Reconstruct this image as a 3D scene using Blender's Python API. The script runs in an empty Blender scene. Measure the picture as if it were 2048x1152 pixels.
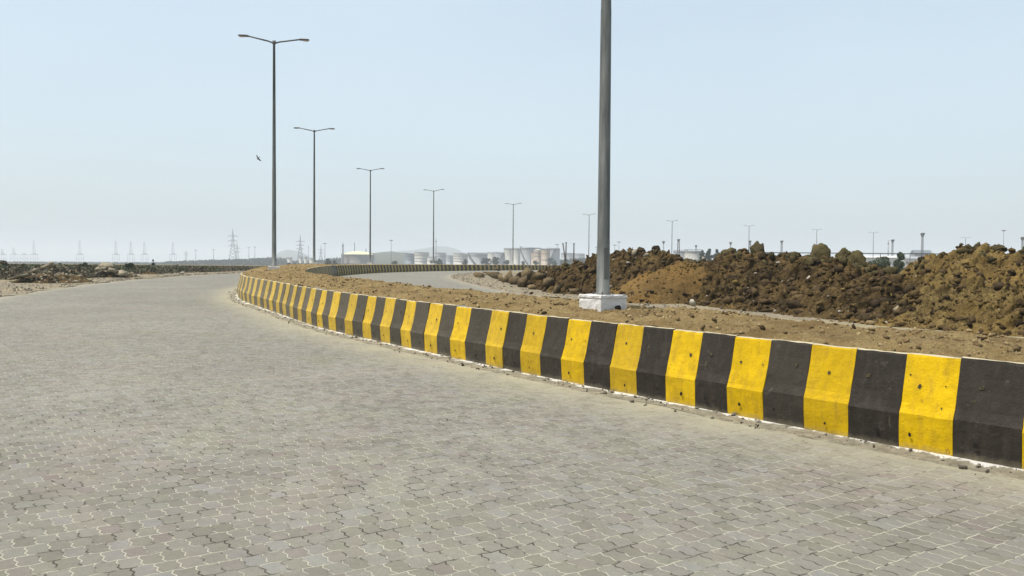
import bpy, bmesh, math, random
import numpy as np
from mathutils import Vector, Matrix, Euler

random.seed(7); rng = np.random.default_rng(7)
scene = bpy.context.scene
COL = scene.collection

# ------------------------------------------------------------------ camera
F = 1700.0                      # focal length in px of the 2048 px wide photograph
EYE = 1.6; ROLL = 0.0080; PITCH = math.atan(48.5 / F)
cam_d = bpy.data.cameras.new('camera'); cam_d.sensor_width = 36; cam_d.lens = F / 2048 * 36
cam_d.clip_start = 0.05; cam_d.clip_end = 30000
cam = bpy.data.objects.new('camera', cam_d); COL.objects.link(cam)
cam.matrix_world = Matrix.Translation((0, 0, EYE)) @ Matrix.Rotation(math.pi/2 - PITCH, 4, 'X') @ Matrix.Rotation(ROLL, 4, 'Z')
scene.camera = cam

# ------------------------------------------------------------------ light
SUN_AZ = Vector((-0.95, -0.30)).normalized(); SUN_EL = math.radians(66)
world = bpy.data.worlds.new('World'); scene.world = world; world.use_nodes = True
nt = world.node_tree; bg = nt.nodes['Background']
sky = nt.nodes.new('ShaderNodeTexSky'); sky.sky_type = 'NISHITA'; sky.sun_disc = False
sky.sun_elevation = SUN_EL; sky.sun_rotation = math.atan2(SUN_AZ.x, SUN_AZ.y)
sky.altitude = 0; sky.air_density = 1.0; sky.dust_density = 4.0; sky.ozone_density = 1.2
# thin high haze whitens the clear sky
mixn = nt.nodes.new('ShaderNodeMix'); mixn.data_type = 'RGBA'; mixn.inputs[0].default_value = 0.5; mixn.inputs[7].default_value = (4.35, 5.15, 5.5, 1)
tcw = nt.nodes.new('ShaderNodeTexCoord'); mpw = nt.nodes.new('ShaderNodeMapping'); mpw.inputs['Scale'].default_value = (1.0, 1.0, 3.0)
nzw = nt.nodes.new('ShaderNodeTexNoise'); nzw.inputs['Scale'].default_value = 1.6; nzw.inputs['Detail'].default_value = 5
mrw = nt.nodes.new('ShaderNodeMapRange'); mrw.inputs['From Min'].default_value = 0.3; mrw.inputs['From Max'].default_value = 0.7; mrw.inputs['To Min'].default_value = 0.50; mrw.inputs['To Max'].default_value = 0.64
nt.links.new(tcw.outputs['Generated'], mpw.inputs[0]); nt.links.new(mpw.outputs[0], nzw.inputs['Vector']); nt.links.new(nzw.outputs['Fac'], mrw.inputs[0]); nt.links.new(mrw.outputs[0], mixn.inputs[0])
nt.links.new(sky.outputs[0], mixn.inputs[6]); nt.links.new(mixn.outputs[2], bg.inputs['Color']); bg.inputs['Strength'].default_value = 0.15
sd = bpy.data.lights.new('sun', 'SUN'); sd.energy = 4.2; sd.angle = math.radians(0.6); sd.color = (1, 0.945, 0.85)
sun = bpy.data.objects.new('sun', sd); COL.objects.link(sun)
sv = Vector((SUN_AZ.x*math.cos(SUN_EL), SUN_AZ.y*math.cos(SUN_EL), math.sin(SUN_EL)))
sun.rotation_euler = sv.to_track_quat('Z', 'Y').to_euler(); sun.location = sv * 50
scene.view_settings.view_transform = 'Standard'; scene.view_settings.look = 'None'
scene.view_settings.exposure = 0.30; scene.view_settings.gamma = 1.0
scene.render.engine = 'CYCLES'
scene.cycles.volume_bounces = 1; scene.cycles.max_bounces = 6

# ------------------------------------------------------------------ helpers
def zg(y):
    """height of the paved road at distance y: a gentle rise that levels out"""
    y = np.asarray(y, float)
    return 0.013*y - 0.013*8*np.logaddexp(0, (y-47)/8)
def zgf(y, x=None): return float(zg(y)) - (float(dip(x, y)) if x is not None else 0.0)
def dip(x, y):
    """the plain falls a few metres away far to the left"""
    a = np.clip((np.asarray(y, float)-130)/200, 0, 1); b = np.clip((-np.asarray(x, float)-30)/80, 0, 1)
    return 4.5*(a*a*(3-2*a))*(b*b*(3-2*b))
def HY(px): return 527.5 + (px-1024)*ROLL          # horizon row in the photograph
def W(px, D): return (px-1024)/F*D
def ZP(px, py, D): return EYE - (py-HY(px))/F*D    # height of a photo point at distance D

def hash3(ix, iy, iz, s=0):
    h = (ix.astype(np.int64)*374761393 + iy.astype(np.int64)*668265263 + iz.astype(np.int64)*2147483647 + s*974711) & 0xffffffff
    h = ((h ^ (h >> 13)) * 1274126177) & 0xffffffff
    h = (h ^ (h >> 16)) & 0xffffffff
    return h.astype(float)/4294967295.0
def vnoise(P, freq, s=0):
    Q = P*freq; I = np.floor(Q); Fr = Q-I; Fr = Fr*Fr*(3-2*Fr); I = I.astype(np.int64)
    out = np.zeros(len(P))
    for dx in (0, 1):
        for dy in (0, 1):
            for dz in (0, 1):
                w = (Fr[:, 0] if dx else 1-Fr[:, 0])*(Fr[:, 1] if dy else 1-Fr[:, 1])*(Fr[:, 2] if dz else 1-Fr[:, 2])
                out += w*hash3(I[:, 0]+dx, I[:, 1]+dy, I[:, 2]+dz, s)
    return out*2-1
def worley(P, freq, s=0):
    """distance to the nearest feature point: gives rounded clods"""
    Q = P*freq; I = np.floor(Q).astype(np.int64); best = np.full(len(P), 9.0)
    for dx in (-1, 0, 1):
        for dy in (-1, 0, 1):
            for dz in (-1, 0, 1):
                c = I + np.array([dx, dy, dz])
                fp = np.stack([hash3(c[:, 0], c[:, 1], c[:, 2], s+k) for k in (11, 12, 13)], 1)
                d = ((c+fp-Q)**2).sum(1); best = np.minimum(best, d)
    return np.sqrt(best)

def tag(o, label=None, cat=None, group=None, kind=None):
    if label: o['label'] = label
    if cat: o['category'] = cat
    if group: o['group'] = group
    if kind: o['kind'] = kind
    return o
def mesh_obj(name, V, Fc, mat, parent=None, smooth=False, quads=None, attr=None):
    me = bpy.data.meshes.new(name)
    if isinstance(V, np.ndarray) and isinstance(Fc, np.ndarray):
        n = Fc.shape[1]
        me.vertices.add(len(V)); me.vertices.foreach_set('co', V.astype(np.float32).ravel())
        me.loops.add(Fc.size); me.loops.foreach_set('vertex_index', Fc.astype(np.int32).ravel())
        me.polygons.add(len(Fc)); me.polygons.foreach_set('loop_start', np.arange(0, Fc.size, n, dtype=np.int32))
        me.update(calc_edges=True); me.validate()
    else:
        me.from_pydata([tuple(v) for v in V], [], Fc); me.update()
    if attr:
        for k, a in attr.items():
            at = me.attributes.new(k, 'FLOAT', 'POINT'); at.data.foreach_set('value', np.asarray(a, np.float32))
    if smooth: me.polygons.foreach_set('use_smooth', np.ones(len(me.polygons), bool))
    for m in (mat if isinstance(mat, (list, tuple)) else [mat]): me.materials.append(m)
    o = bpy.data.objects.new(name, me); COL.objects.link(o)
    if parent: o.parent = parent
    return o
def empty(name, loc=(0, 0, 0), rz=0):
    o = bpy.data.objects.new(name, None); COL.objects.link(o); o.location = loc; o.rotation_euler = (0, 0, rz)
    o.empty_display_size = 0.3
    return o
def copy_tree(o, parent=None):
    c = o.copy(); COL.objects.link(c)
    if parent: c.parent = parent
    for ch in list(o.children): copy_tree(ch, c)
    return c

class MB:
    def __init__(s): s.v = []; s.f = []; s.mi = []
    def add(s, V, Fc, m=0):
        n = len(s.v); s.v += [tuple(v) for v in V]; s.f += [tuple(i+n for i in f) for f in Fc]; s.mi += [m]*len(Fc)
    def box(s, c, d, rz=0, m=0):
        x, y, z = (k/2 for k in d); R = Matrix.Rotation(rz, 3, 'Z')
        V = [Vector(c)+R@Vector((a*x, b*y, e*z)) for a, b, e in ((-1,-1,-1),(1,-1,-1),(1,1,-1),(-1,1,-1),(-1,-1,1),(1,-1,1),(1,1,1),(-1,1,1))]
        s.add(V, [(0,3,2,1),(4,5,6,7),(0,1,5,4),(1,2,6,5),(2,3,7,6),(3,0,4,7)], m)
    def tube(s, a, b, r0, r1=None, n=8, m=0, cap=True):
        a, b = Vector(a), Vector(b); r1 = r0 if r1 is None else r1
        q = (b-a).to_track_quat('Z', 'Y'); V = []
        for p, r in ((a, r0), (b, r1)):
            for i in range(n):
                t = 2*math.pi*i/n; V.append(p+q@Vector((r*math.cos(t), r*math.sin(t), 0)))
        Fc = [(i, (i+1) % n, n+(i+1) % n, n+i) for i in range(n)]
        if cap: Fc += [tuple(range(n))[::-1], tuple(range(n, 2*n))]
        s.add(V, Fc, m)
    def lathe(s, prof, n=24, m=0, c=(0, 0, 0), jit=0):
        V = []; k = len(prof)
        for (r, z) in prof:
            for i in range(n):
                t = 2*math.pi*i/n; V.append((c[0]+r*math.cos(t), c[1]+r*math.sin(t), c[2]+z))
        Fc = [(j*n+i, j*n+(i+1) % n, (j+1)*n+(i+1) % n, (j+1)*n+i) for j in range(k-1) for i in range(n)]
        s.add(V, Fc, m)
    def build(s, name, mat, parent=None, smooth=False):
        o = mesh_obj(name, s.v, s.f, mat, parent, smooth)
        if any(s.mi): o.data.polygons.foreach_set('material_index', np.array(s.mi, np.int32))
        return o

# ------------------------------------------------------------------ materials
def mat(name, col, rough=0.8, metal=0.0):
    m = bpy.data.materials.new(name); m.use_nodes = True
    b = m.node_tree.nodes['Principled BSDF']
    b.inputs['Base Color'].default_value = (*col, 1); b.inputs['Roughness'].default_value = rough; b.inputs['Metallic'].default_value = metal
    b.inputs['Specular IOR Level'].default_value = 0.3
    return m
class N:
    """tiny node wrapper"""
    def __init__(s, m): s.nt = m.node_tree; s.b = s.nt.nodes['Principled BSDF']
    def node(s, t, **k):
        n = s.nt.nodes.new(t)
        for a, v in k.items(): setattr(n, a, v)
        return n
    def link(s, a, b): s.nt.links.new(a, b)
    def coord(s, kind='Object'):
        if kind == 'World': return s.node('ShaderNodeNewGeometry').outputs['Position']
        return s.node('ShaderNodeTexCoord').outputs[kind]
    def noise(s, vec, scale, detail=6, rough=0.6, dist=0):
        n = s.node('ShaderNodeTexNoise'); n.inputs['Scale'].default_value = scale; n.inputs['Detail'].default_value = detail
        n.inputs['Roughness'].default_value = rough; n.inputs['Distortion'].default_value = dist
        if vec is not None: s.link(vec, n.inputs['Vector'])
        return n.outputs['Fac']
    def voro(s, vec, scale, feat='F1', out='Distance'):
        n = s.node('ShaderNodeTexVoronoi', feature=feat); n.inputs['Scale'].default_value = scale
        s.link(vec, n.inputs['Vector']); return n.outputs[out]
    def ramp(s, fac, stops, interp='LINEAR'):
        n = s.node('ShaderNodeValToRGB'); e = n.color_ramp.elements; n.color_ramp.interpolation = interp
        while len(e) < len(stops): e.new(0.5)
        for i, (p, c) in enumerate(stops):
            e[i].position = p; e[i].color = (*c, 1) if isinstance(c, tuple) else (c, c, c, 1)
        s.link(fac, n.inputs['Fac']); return n.outputs['Color']
    def mix(s, fac, a, b, mode='MIX'):
        n = s.node('ShaderNodeMix', data_type='RGBA', blend_type=mode)
        for sock, v in ((n.inputs[0], fac), (n.inputs[6], a), (n.inputs[7], b)):
            if hasattr(v, 'links'): s.link(v, sock)
            elif isinstance(v, tuple): sock.default_value = (*v, 1)
            else: sock.default_value = v
        return n.outputs[2]
    def math(s, op, a, b=0.0, c=None, clamp=False):
        n = s.node('ShaderNodeMath', operation=op); n.use_clamp = clamp
        for i, v in enumerate((a, b) if c is None else (a, b, c)):
            if hasattr(v, 'links'): s.link(v, n.inputs[i])
            else: n.inputs[i].default_value = v
        return n.outputs[0]
    def bump(s, h, strength=0.5, dist=0.02):
        n = s.node('ShaderNodeBump'); n.inputs['Strength'].default_value = strength; n.inputs['Distance'].default_value = dist
        s.link(h, n.inputs['Height']); s.link(n.outputs[0], s.b.inputs['Normal'])
    def color(s, c): s.link(s.mix(1.0, c, (0.84, 0.84, 0.84), 'MULTIPLY'), s.b.inputs['Base Color'])
    def island(s): return s.node('ShaderNodeNewGeometry').outputs['Random Per Island']
    def objrand(s): return s.node('ShaderNodeObjectInfo').outputs['Random']
    def attr(s, name):
        n = s.node('ShaderNodeAttribute'); n.attribute_name = name; return n.outputs['Fac']

def soil_mat(name, dark, mid, light, scale=1.0, stone=(0.35, 0.3, 0.24), stone_amt=0.0, damp=0.5):
    m = mat(name, mid, 0.95); n = N(m); n.b.inputs['Specular IOR Level'].default_value = 0.1
    p = n.coord('World')
    big = n.ramp(n.noise(p, 0.55*scale, 4, 0.6, 0.4), [(0.36, 0.0), (0.64, 1.0)])
    fine = n.ramp(n.noise(p, 5*scale, 8, 0.7), [(0.3, 0.0), (0.7, 1.0)])
    c = n.mix(big, dark, mid)
    c = n.mix(n.math('MULTIPLY', fine, n.math('MULTIPLY', n.ramp(n.noise(p, 1.3*scale, 5, 0.65, 0.5), [(0.38, 0.15), (0.62, 1.0)]), 0.85)), c, light)
    sp = n.ramp(n.voro(p, 14*scale), [(0.0, 1.0), (0.16, 0.0)])
    if stone_amt: c = n.mix(n.math('MULTIPLY', sp, stone_amt), c, stone)
    vn = n.ramp(n.noise(p, 26*scale, 6, 0.7), [(0.3, 0.40), (0.62, 1.2)])
    c = n.mix(1.0, c, vn, 'MULTIPLY')
    n.color(c)
    h = n.math('ADD', n.noise(p, 9*scale, 10, 0.75), n.math('MULTIPLY', n.noise(p, 40*scale, 6, 0.7), 0.5))
    n.bump(h, 0.9, 0.05)
    return m
def rock_mat(name, a, b, ob=True):
    m = mat(name, a, 0.9); n = N(m); p = n.coord('World'); n.b.inputs['Specular IOR Level'].default_value = 0.15
    f = n.noise(p, 6, 8, 0.7); r = n.island()
    c = n.mix(n.ramp(r, [(0, 0.0), (1, 1.0)]), a, b)
    c = n.mix(1.0, c, n.ramp(f, [(0.3, 0.5), (0.7, 1.25)]), 'MULTIPLY'); n.color(c)
    n.bump(n.noise(p, 18, 8, 0.7), 0.8, 0.03); return m

M = {}
M['soil'] = soil_mat('median_soil', (0.175, 0.112, 0.046), (0.30, 0.212, 0.092), (0.42, 0.325, 0.16), 2.2)
M['heap_dark'] = soil_mat('dark_earth', (0.014, 0.009, 0.004), (0.072, 0.045, 0.018), (0.215, 0.145, 0.056), 0.75, (0.4, 0.36, 0.28), 0.5)
M['heap_tan'] = soil_mat('tan_earth', (0.06, 0.040, 0.016), (0.205, 0.132, 0.040), (0.31, 0.225, 0.083), 0.9, (0.35, 0.3, 0.22), 0.4)
M['heap_sand'] = soil_mat('sandy_earth', (0.085, 0.052, 0.02), (0.19, 0.112, 0.034), (0.23, 0.15, 0.055), 0.9)
M['clod_dark'] = rock_mat('dark_clod', (0.028, 0.018, 0.009), (0.125, 0.082, 0.036))
M['clod_soil'] = rock_mat('soil_clod', (0.17, 0.11, 0.05), (0.37, 0.28, 0.145))
M['rock'] = rock_mat('brown_rock', (0.10, 0.073, 0.038), (0.21, 0.155, 0.082))
M['rock_olive'] = rock_mat('weathered_boulder', (0.07, 0.06, 0.026), (0.12, 0.10, 0.045))
M['rock_pale'] = rock_mat('pale_stone', (0.36, 0.32, 0.25), (0.46, 0.42, 0.34))
M['gravel'] = rock_mat('grey_gravel', (0.12, 0.105, 0.08), (0.32, 0.285, 0.225))
M['slab'] = rock_mat('broken_concrete', (0.22, 0.19, 0.13), (0.36, 0.31, 0.22))
M['boulder'] = soil_mat('boulder_earth', (0.04, 0.032, 0.015), (0.10, 0.082, 0.034), (0.17, 0.14, 0.065), 2.0)
M['bark'] = mat('bark', (0.1, 0.07, 0.045), 0.9)

def ground_mat():
    m = mat('dusty_ground', (0.3, 0.24, 0.16), 0.95); n = N(m); p = n.coord('World')
    a = n.ramp(n.noise(p, 0.12, 6, 0.6, 0.5), [(0.35, 0.0), (0.62, 1.0)])
    c = n.mix(a, (0.21, 0.165, 0.10), (0.09, 0.085, 0.045))
    c = n.mix(n.ramp(n.noise(p, 2.2, 8, 0.7), [(0.3, 0.0), (0.75, 0.7)]), c, (0.27, 0.22, 0.145))
    n.color(c); n.bump(n.noise(p, 12, 8, 0.7), 0.7, 0.05); return m
M['ground'] = ground_mat()
def verge_mat():
    m = mat('gravel_verge', (0.33, 0.28, 0.2), 0.95); n = N(m); p = n.coord('World')
    a = n.ramp(n.noise(p, 0.6, 5, 0.6, 0.5), [(0.38, 0.0), (0.62, 1.0)])
    c = n.mix(a, (0.31, 0.255, 0.16), (0.24, 0.205, 0.145))
    v = n.ramp(n.voro(p, 22, 'F1', 'Color'), [(0.1, 0.6), (0.9, 1.3)])
    c = n.mix(1.0, c, v, 'MULTIPLY')
    c = n.mix(n.ramp(n.noise(p, 5, 8, 0.75), [(0.5, 0.0), (0.72, 0.55)]), c, (0.14, 0.11, 0.08))
    n.color(c); n.bump(n.math('ADD', n.voro(p, 22), n.noise(p, 9, 8, 0.7)), 0.9, 0.04); return m
M['verge'] = verge_mat()

PAVE_ANG = math.radians(34)
def paver_mat():
    m = mat('zigzag_pavers', (0.3, 0.28, 0.24), 0.85); n = N(m); p = n.coord('World'); n.b.inputs['Specular IOR Level'].default_value = 0.25
    # frame turned to the road direction: v runs along the road, u across
    rot = n.node('ShaderNodeVectorRotate', rotation_type='Z_AXIS'); rot.inputs['Angle'].default_value = -PAVE_ANG
    n.link(p, rot.inputs['Vector'])
    # slow warps so courses are not ruler straight
    sep = n.node('ShaderNodeSeparateXYZ'); n.link(rot.outputs[0], sep.inputs[0]); u, v = sep.outputs[0], sep.outputs[1]
    w1 = n.math('MULTIPLY', n.math('SUBTRACT', n.noise(p, 0.9, 2, 0.5), 0.5), 0.10)
    w2 = n.math('MULTIPLY', n.math('SUBTRACT', n.noise(p, 1.3, 2, 0.5), 0.5), 0.08)
    w3 = n.math('MULTIPLY', n.math('SUBTRACT', n.noise(p, 14, 3, 0.6), 0.5), 0.012)
    u = n.math('ADD', u, w1); v = n.math('ADD', v, w2)
    L, B = 0.158, 0.108
    tri_v = n.math('PINGPONG', n.math('MULTIPLY', v, 1/(L/4)), 1.0)     # two teeth per paver
    tri_u = n.math('PINGPONG', n.math('MULTIPLY', u, 1/(B/2)), 1.0)
    uu = n.math('ADD', n.math('ADD', u, n.math('MULTIPLY', tri_v, 0.015)), w3)
    vv = n.math('ADD', n.math('ADD', v, n.math('MULTIPLY', tri_u, 0.009)), w3)
    cmb = n.node('ShaderNodeCombineXYZ'); n.link(uu, cmb.inputs[0]); n.link(vv, cmb.inputs[1])
    br = n.node('ShaderNodeTexBrick'); br.offset = 0.5; br.squash = 1.0
    br.inputs['Scale'].default_value = 1.0; br.inputs['Mortar Size'].default_value = 0.0052; br.inputs['Mortar Smooth'].default_value = 0.3
    br.inputs['Brick Width'].default_value = B; br.inputs['Row Height'].default_value = L; br.inputs['Bias'].default_value = 0.0
    br.inputs['Color1'].default_value = (0, 0, 0, 1); br.inputs['Color2'].default_value = (1, 1, 1, 1); br.inputs['Mortar'].default_value = (0.5, 0.5, 0.5, 1)
    n.link(cmb.outputs[0], br.inputs['Vector'])
    val = br.outputs['Color']; mort = br.outputs['Fac']
    c = n.ramp(val, [(0.0, (0.19, 0.18, 0.138)), (0.3, (0.222, 0.212, 0.165)), (0.55, (0.232, 0.223, 0.178)), (0.75, (0.222, 0.202, 0.165)), (0.9, (0.245, 0.238, 0.205)), (1.0, (0.208, 0.18, 0.15))])
    big = n.ramp(n.noise(p, 0.35, 5, 0.6, 0.6), [(0.3, 0.86), (0.7, 1.12)])
    c = n.mix(1.0, c, big, 'MULTIPLY'); c = n.mix(1.0, c, n.ramp(n.noise(p, 0.55, 4, 0.6, 0.8), [(0.35, (0.96, 0.965, 0.945)), (0.5, (0.925, 0.93, 0.975)), (0.66, (0.97, 0.92, 0.955))]), 'MULTIPLY')
    blot = n.ramp(n.noise(p, 3.0, 6, 0.65, 0.3), [(0.3, 0.90), (0.7, 1.08)])
    c = n.mix(1.0, c, blot, 'MULTIPLY')
    gr = n.ramp(n.noise(p, 90, 4, 0.8), [(0.3, 0.82), (0.7, 1.15)])
    c = n.mix(1.0, c, gr, 'MULTIPLY')
    c = n.mix(1.0, c, n.ramp(n.noise(p, 22, 6, 0.75, 0.3), [(0.32, 0.90), (0.68, 1.08)]), 'MULTIPLY')
    # joints: pale sand, here and there open and dark
    mc = n.mix(n.ramp(n.noise(p, 7, 3, 0.6), [(0.48, 0.0), (0.58, 1.0)]), (0.40, 0.38, 0.30), (0.055, 0.047, 0.035))
    jm = n.math('MULTIPLY', n.math('SUBTRACT', 1.0, n.math('SUBTRACT', 1.0, mort)), n.ramp(n.noise(p, 3.4, 4, 0.6), [(0.30, 0.35), (0.50, 1.0)]))
    c = n.mix(jm, c, mc)
    # sandy dust swept against the barriers and the verge
    d = n.attr('dust'); dn = n.math('MULTIPLY', d, n.ramp(n.noise(p, 1.6, 7, 0.65, 0.4), [(0.25, 0.35), (0.6, 1.1)]), clamp=True)
    c = n.mix(dn, c, (0.40, 0.365, 0.25))
    n.color(c)
    h = n.math('ADD', n.math('MULTIPLY', mort, -0.6), n.math('ADD', n.math('MULTIPLY', val, 0.22), n.math('MULTIPLY', n.noise(p, 60, 5, 0.7), 0.25)))
    n.bump(h, 0.8, 0.02)
    return m
M['paver'] = paver_mat()

def paint_mat(name, col, worn, grime):
    """painted concrete; object colour R = how far the block is paled towards tan"""
    m = mat(name, col, 0.72); n = N(m); p = n.coord('World')
    oi = n.node('ShaderNodeObjectInfo'); sep = n.node('ShaderNodeSeparateColor'); n.link(oi.outputs['Color'], sep.inputs[0])
    tone = n.ramp(oi.outputs['Random'], [(0, 0.84), (1, 1.1)])
    c = n.mix(1.0, col, tone, 'MULTIPLY')
    c = n.mix(1.0, c, n.ramp(n.noise(p, 5, 7, 0.65, 0.3), [(0.3, 0.80), (0.7, 1.12)]), 'MULTIPLY')
    # grime streaks and scuffs
    mp = n.node('ShaderNodeMapping'); mp.inputs['Scale'].default_value = (9, 9, 2.2); n.link(p, mp.inputs[0])
    st = n.ramp(n.noise(mp.outputs[0], 1.6, 7, 0.7), [(0.48, 0.0), (0.72, 0.65)])
    c = n.mix(st, c, grime)
    chip = n.ramp(n.noise(p, 30, 5, 0.75), [(0.64, 0.0), (0.665, 1.0)])
    chip = n.math('MULTIPLY', chip, n.ramp(n.noise(p, 2.3, 3, 0.5), [(0.5, 0.0), (0.62, 1.0)]))
    c = n.mix(chip, c, worn)
    smd = n.ramp(n.noise(p, 6.5, 5, 0.7, 1.2), [(0.63, 0.0), (0.70, 0.8)]); c = n.mix(smd, c, n.mix(0.5, worn, grime))
    sz = n.node('ShaderNodeSeparateXYZ'); n.link(n.coord('Object'), sz.inputs[0])
    foot = n.ramp(n.math('ADD', sz.outputs[2], n.math('MULTIPLY', n.noise(p, 9, 5, 0.7), 0.12)), [(0.03, 0.75), (0.12, 0.0)])
    c = n.mix(foot, c, (0.22, 0.19, 0.125))
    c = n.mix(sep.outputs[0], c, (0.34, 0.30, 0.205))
    n.color(c)
    n.b.inputs['Specular IOR Level'].default_value = 0.18
    n.bump(n.math('ADD', n.noise(p, 7, 6, 0.65), n.math('MULTIPLY', n.noise(p, 55, 4, 0.7), 0.3)), 0.5, 0.03)
    return m
M['yellow'] = paint_mat('yellow_paint', (0.64, 0.41, 0.0), (0.22, 0.10, 0.012), (0.34, 0.20, 0.02))
M['black'] = paint_mat('black_paint', (0.034, 0.028, 0.022), (0.11, 0.095, 0.07), (0.062, 0.053, 0.040))
M['yellow_shade_dirty'] = paint_mat('shaded_dirty_yellow_paint', (0.34, 0.245, 0.05), (0.14, 0.09, 0.03), (0.17, 0.13, 0.06))  # inner barrier yellow: shade painted into the colour, on top of real dirt
M['black_shade_dirty'] = paint_mat('shaded_dirty_black_paint', (0.030, 0.026, 0.020), (0.07, 0.06, 0.04), (0.05, 0.043, 0.03))  # inner barrier black, likewise darkened with painted-in shade and dirt
M['bare'] = paint_mat('bare_concrete', (0.17, 0.155, 0.11), (0.11, 0.10, 0.07), (0.11, 0.10, 0.075))
M['top'] = mat('bare_concrete_top', (0.55, 0.49, 0.36), 0.9)
n_ = N(M['top']); n_.color(n_.mix(n_.noise(n_.coord('World'), 8, 6, 0.7), (0.36, 0.32, 0.21), (0.58, 0.51, 0.36)))
M['scar'] = mat('scarred_concrete', (0.10, 0.075, 0.03), 0.95)
n_ = N(M['scar']); n_.color(n_.mix(n_.ramp(n_.noise(n_.coord('World'), 60, 4, 0.7), [(0.4, 0.0), (0.6, 1.0)]), (0.025, 0.022, 0.016), (0.11, 0.085, 0.04)))
M['hole'] = mat('hole_dark', (0.012, 0.01, 0.008), 1.0)
def white_mat():
    m = mat('whitewash', (0.8, 0.79, 0.76), 0.8); n = N(m); p = n.coord('World')
    c = n.mix(n.ramp(n.noise(p, 6, 7, 0.7), [(0.45, 0.0), (0.75, 0.7)]), (0.72, 0.71, 0.69), (0.45, 0.42, 0.37))
    n.color(c); n.bump(n.noise(p, 12, 7, 0.7), 0.8, 0.03); return m
M['white'] = white_mat()
def steel_mat(name, c0, c1):
    m = mat(name, c0, 0.6, 0.15); n = N(m); p = n.coord('World')
    mp = n.node('ShaderNodeMapping'); mp.inputs['Scale'].default_value = (6, 6, 0.7); n.link(p, mp.inputs[0])
    n.color(n.mix(n.ramp(n.noise(mp.outputs[0], 2, 7, 0.65), [(0.35, 0.0), (0.68, 1.0)]), c0, c1)); return m
M['galv'] = steel_mat('galvanised_steel', (0.085, 0.092, 0.087), (0.19, 0.2, 0.19))
M['lamp'] = mat('lamp_housing', (0.09, 0.08, 0.075), 0.5)
M['lens'] = mat('lamp_lens', (0.45, 0.38, 0.34), 0.3)
M['steel_dark'] = mat('weathered_steel', (0.09, 0.09, 0.09), 0.7, 0.2)
M['steel_grey'] = mat('lattice_steel', (0.12, 0.125, 0.13), 0.6, 0.2)
M['crane'] = mat('crane_paint', (0.10, 0.14, 0.20), 0.6)
def tank_mat(name, a, b, band=None):
    m = mat(name, a, 0.6); n = N(m); p = n.coord('Object')
    mp = n.node('ShaderNodeMapping'); mp.inputs['Scale'].default_value = (0.5, 0.5, 0.06); n.link(p, mp.inputs[0])
    c = n.mix(n.ramp(n.noise(mp.outputs[0], 1.2, 6, 0.7), [(0.4, 0.0), (0.75, 0.8)]), a, b); n.color(c); return m
M['tank_white'] = tank_mat('white_tank_paint', (0.50, 0.49, 0.45), (0.36, 0.33, 0.27))
M['tank_grey'] = tank_mat('pale_grey_tank_paint', (0.36, 0.37, 0.385), (0.27, 0.27, 0.27))
M['tank_slate'] = tank_mat('slate_tank_paint', (0.17, 0.2, 0.22), (0.13, 0.15, 0.17))
M['tank_rust'] = tank_mat('rust_streaked_tank_paint', (0.46, 0.40, 0.32), (0.34, 0.2, 0.11))
M['tank_brown'] = tank_mat('grey_brown_tank_wall', (0.11, 0.09, 0.08), (0.15, 0.125, 0.105))
M['tank_band'] = mat('tank_band', (0.09, 0.09, 0.095), 0.7)
M['dome'] = mat('cream_dome', (0.66, 0.6, 0.34), 0.6)
M['build'] = mat('white_building', (0.5, 0.49, 0.47), 0.8)
M['roofm'] = mat('dark_roof', (0.12, 0.12, 0.12), 0.7)
M['lime'] = mat('lime_mortar', (0.6, 0.57, 0.5), 0.9)
n_ = N(M['lime']); p_ = n_.coord('World')
f_ = n_.math('ADD', n_.attr('dust'), n_.math('MULTIPLY', n_.math('SUBTRACT', n_.noise(p_, 2.6, 8, 0.75, 0.8), 0.5), 4.2))
c_ = n_.mix(n_.ramp(n_.noise(p_, 9, 7, 0.75), [(0.35, 0.0), (0.65, 1.0)]), (0.17, 0.15, 0.11), (0.37, 0.33, 0.235))
n_.color(n_.mix(n_.ramp(f_, [(0.84, 0.0), (0.95, 1.0)]), c_, (0.74, 0.72, 0.66))); n_.bump(n_.noise(p_, 20, 8, 0.7), 1.0, 0.04)
def leaf_mat(name, a, b, c3=None):
    m = mat(name, a, 0.7); n = N(m); r = n.island()
    st = [(0.0, a), (1.0, b)] if c3 is None else [(0.0, a), (0.6, b), (1.0, c3)]
    n.color(n.ramp(r, st)); return m
M['leaf'] = leaf_mat('green_foliage', (0.03, 0.05, 0.02), (0.08, 0.12, 0.04))
M['leaf_grey'] = leaf_mat('grey_green_foliage', (0.05, 0.068, 0.042), (0.12, 0.145, 0.085))
M['leaf_dark'] = leaf_mat('dark_foliage', (0.018, 0.03, 0.016), (0.05, 0.07, 0.035))
M['scrub'] = leaf_mat('dry_scrub', (0.035, 0.045, 0.022), (0.10, 0.085, 0.05), (0.17, 0.12, 0.075))
M['hill'] = mat('wooded_hill', (0.05, 0.07, 0.045), 1.0)
n_ = N(M['hill']); n_.color(n_.mix(n_.noise(n_.coord('World'), 0.03, 6, 0.7), (0.03, 0.045, 0.03), (0.11, 0.11, 0.075)))
M['bird'] = mat('dark_feathers', (0.02, 0.018, 0.016), 0.8)
M['sandline'] = mat('kerb_concrete', (0.30, 0.25, 0.2), 0.9)

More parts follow.
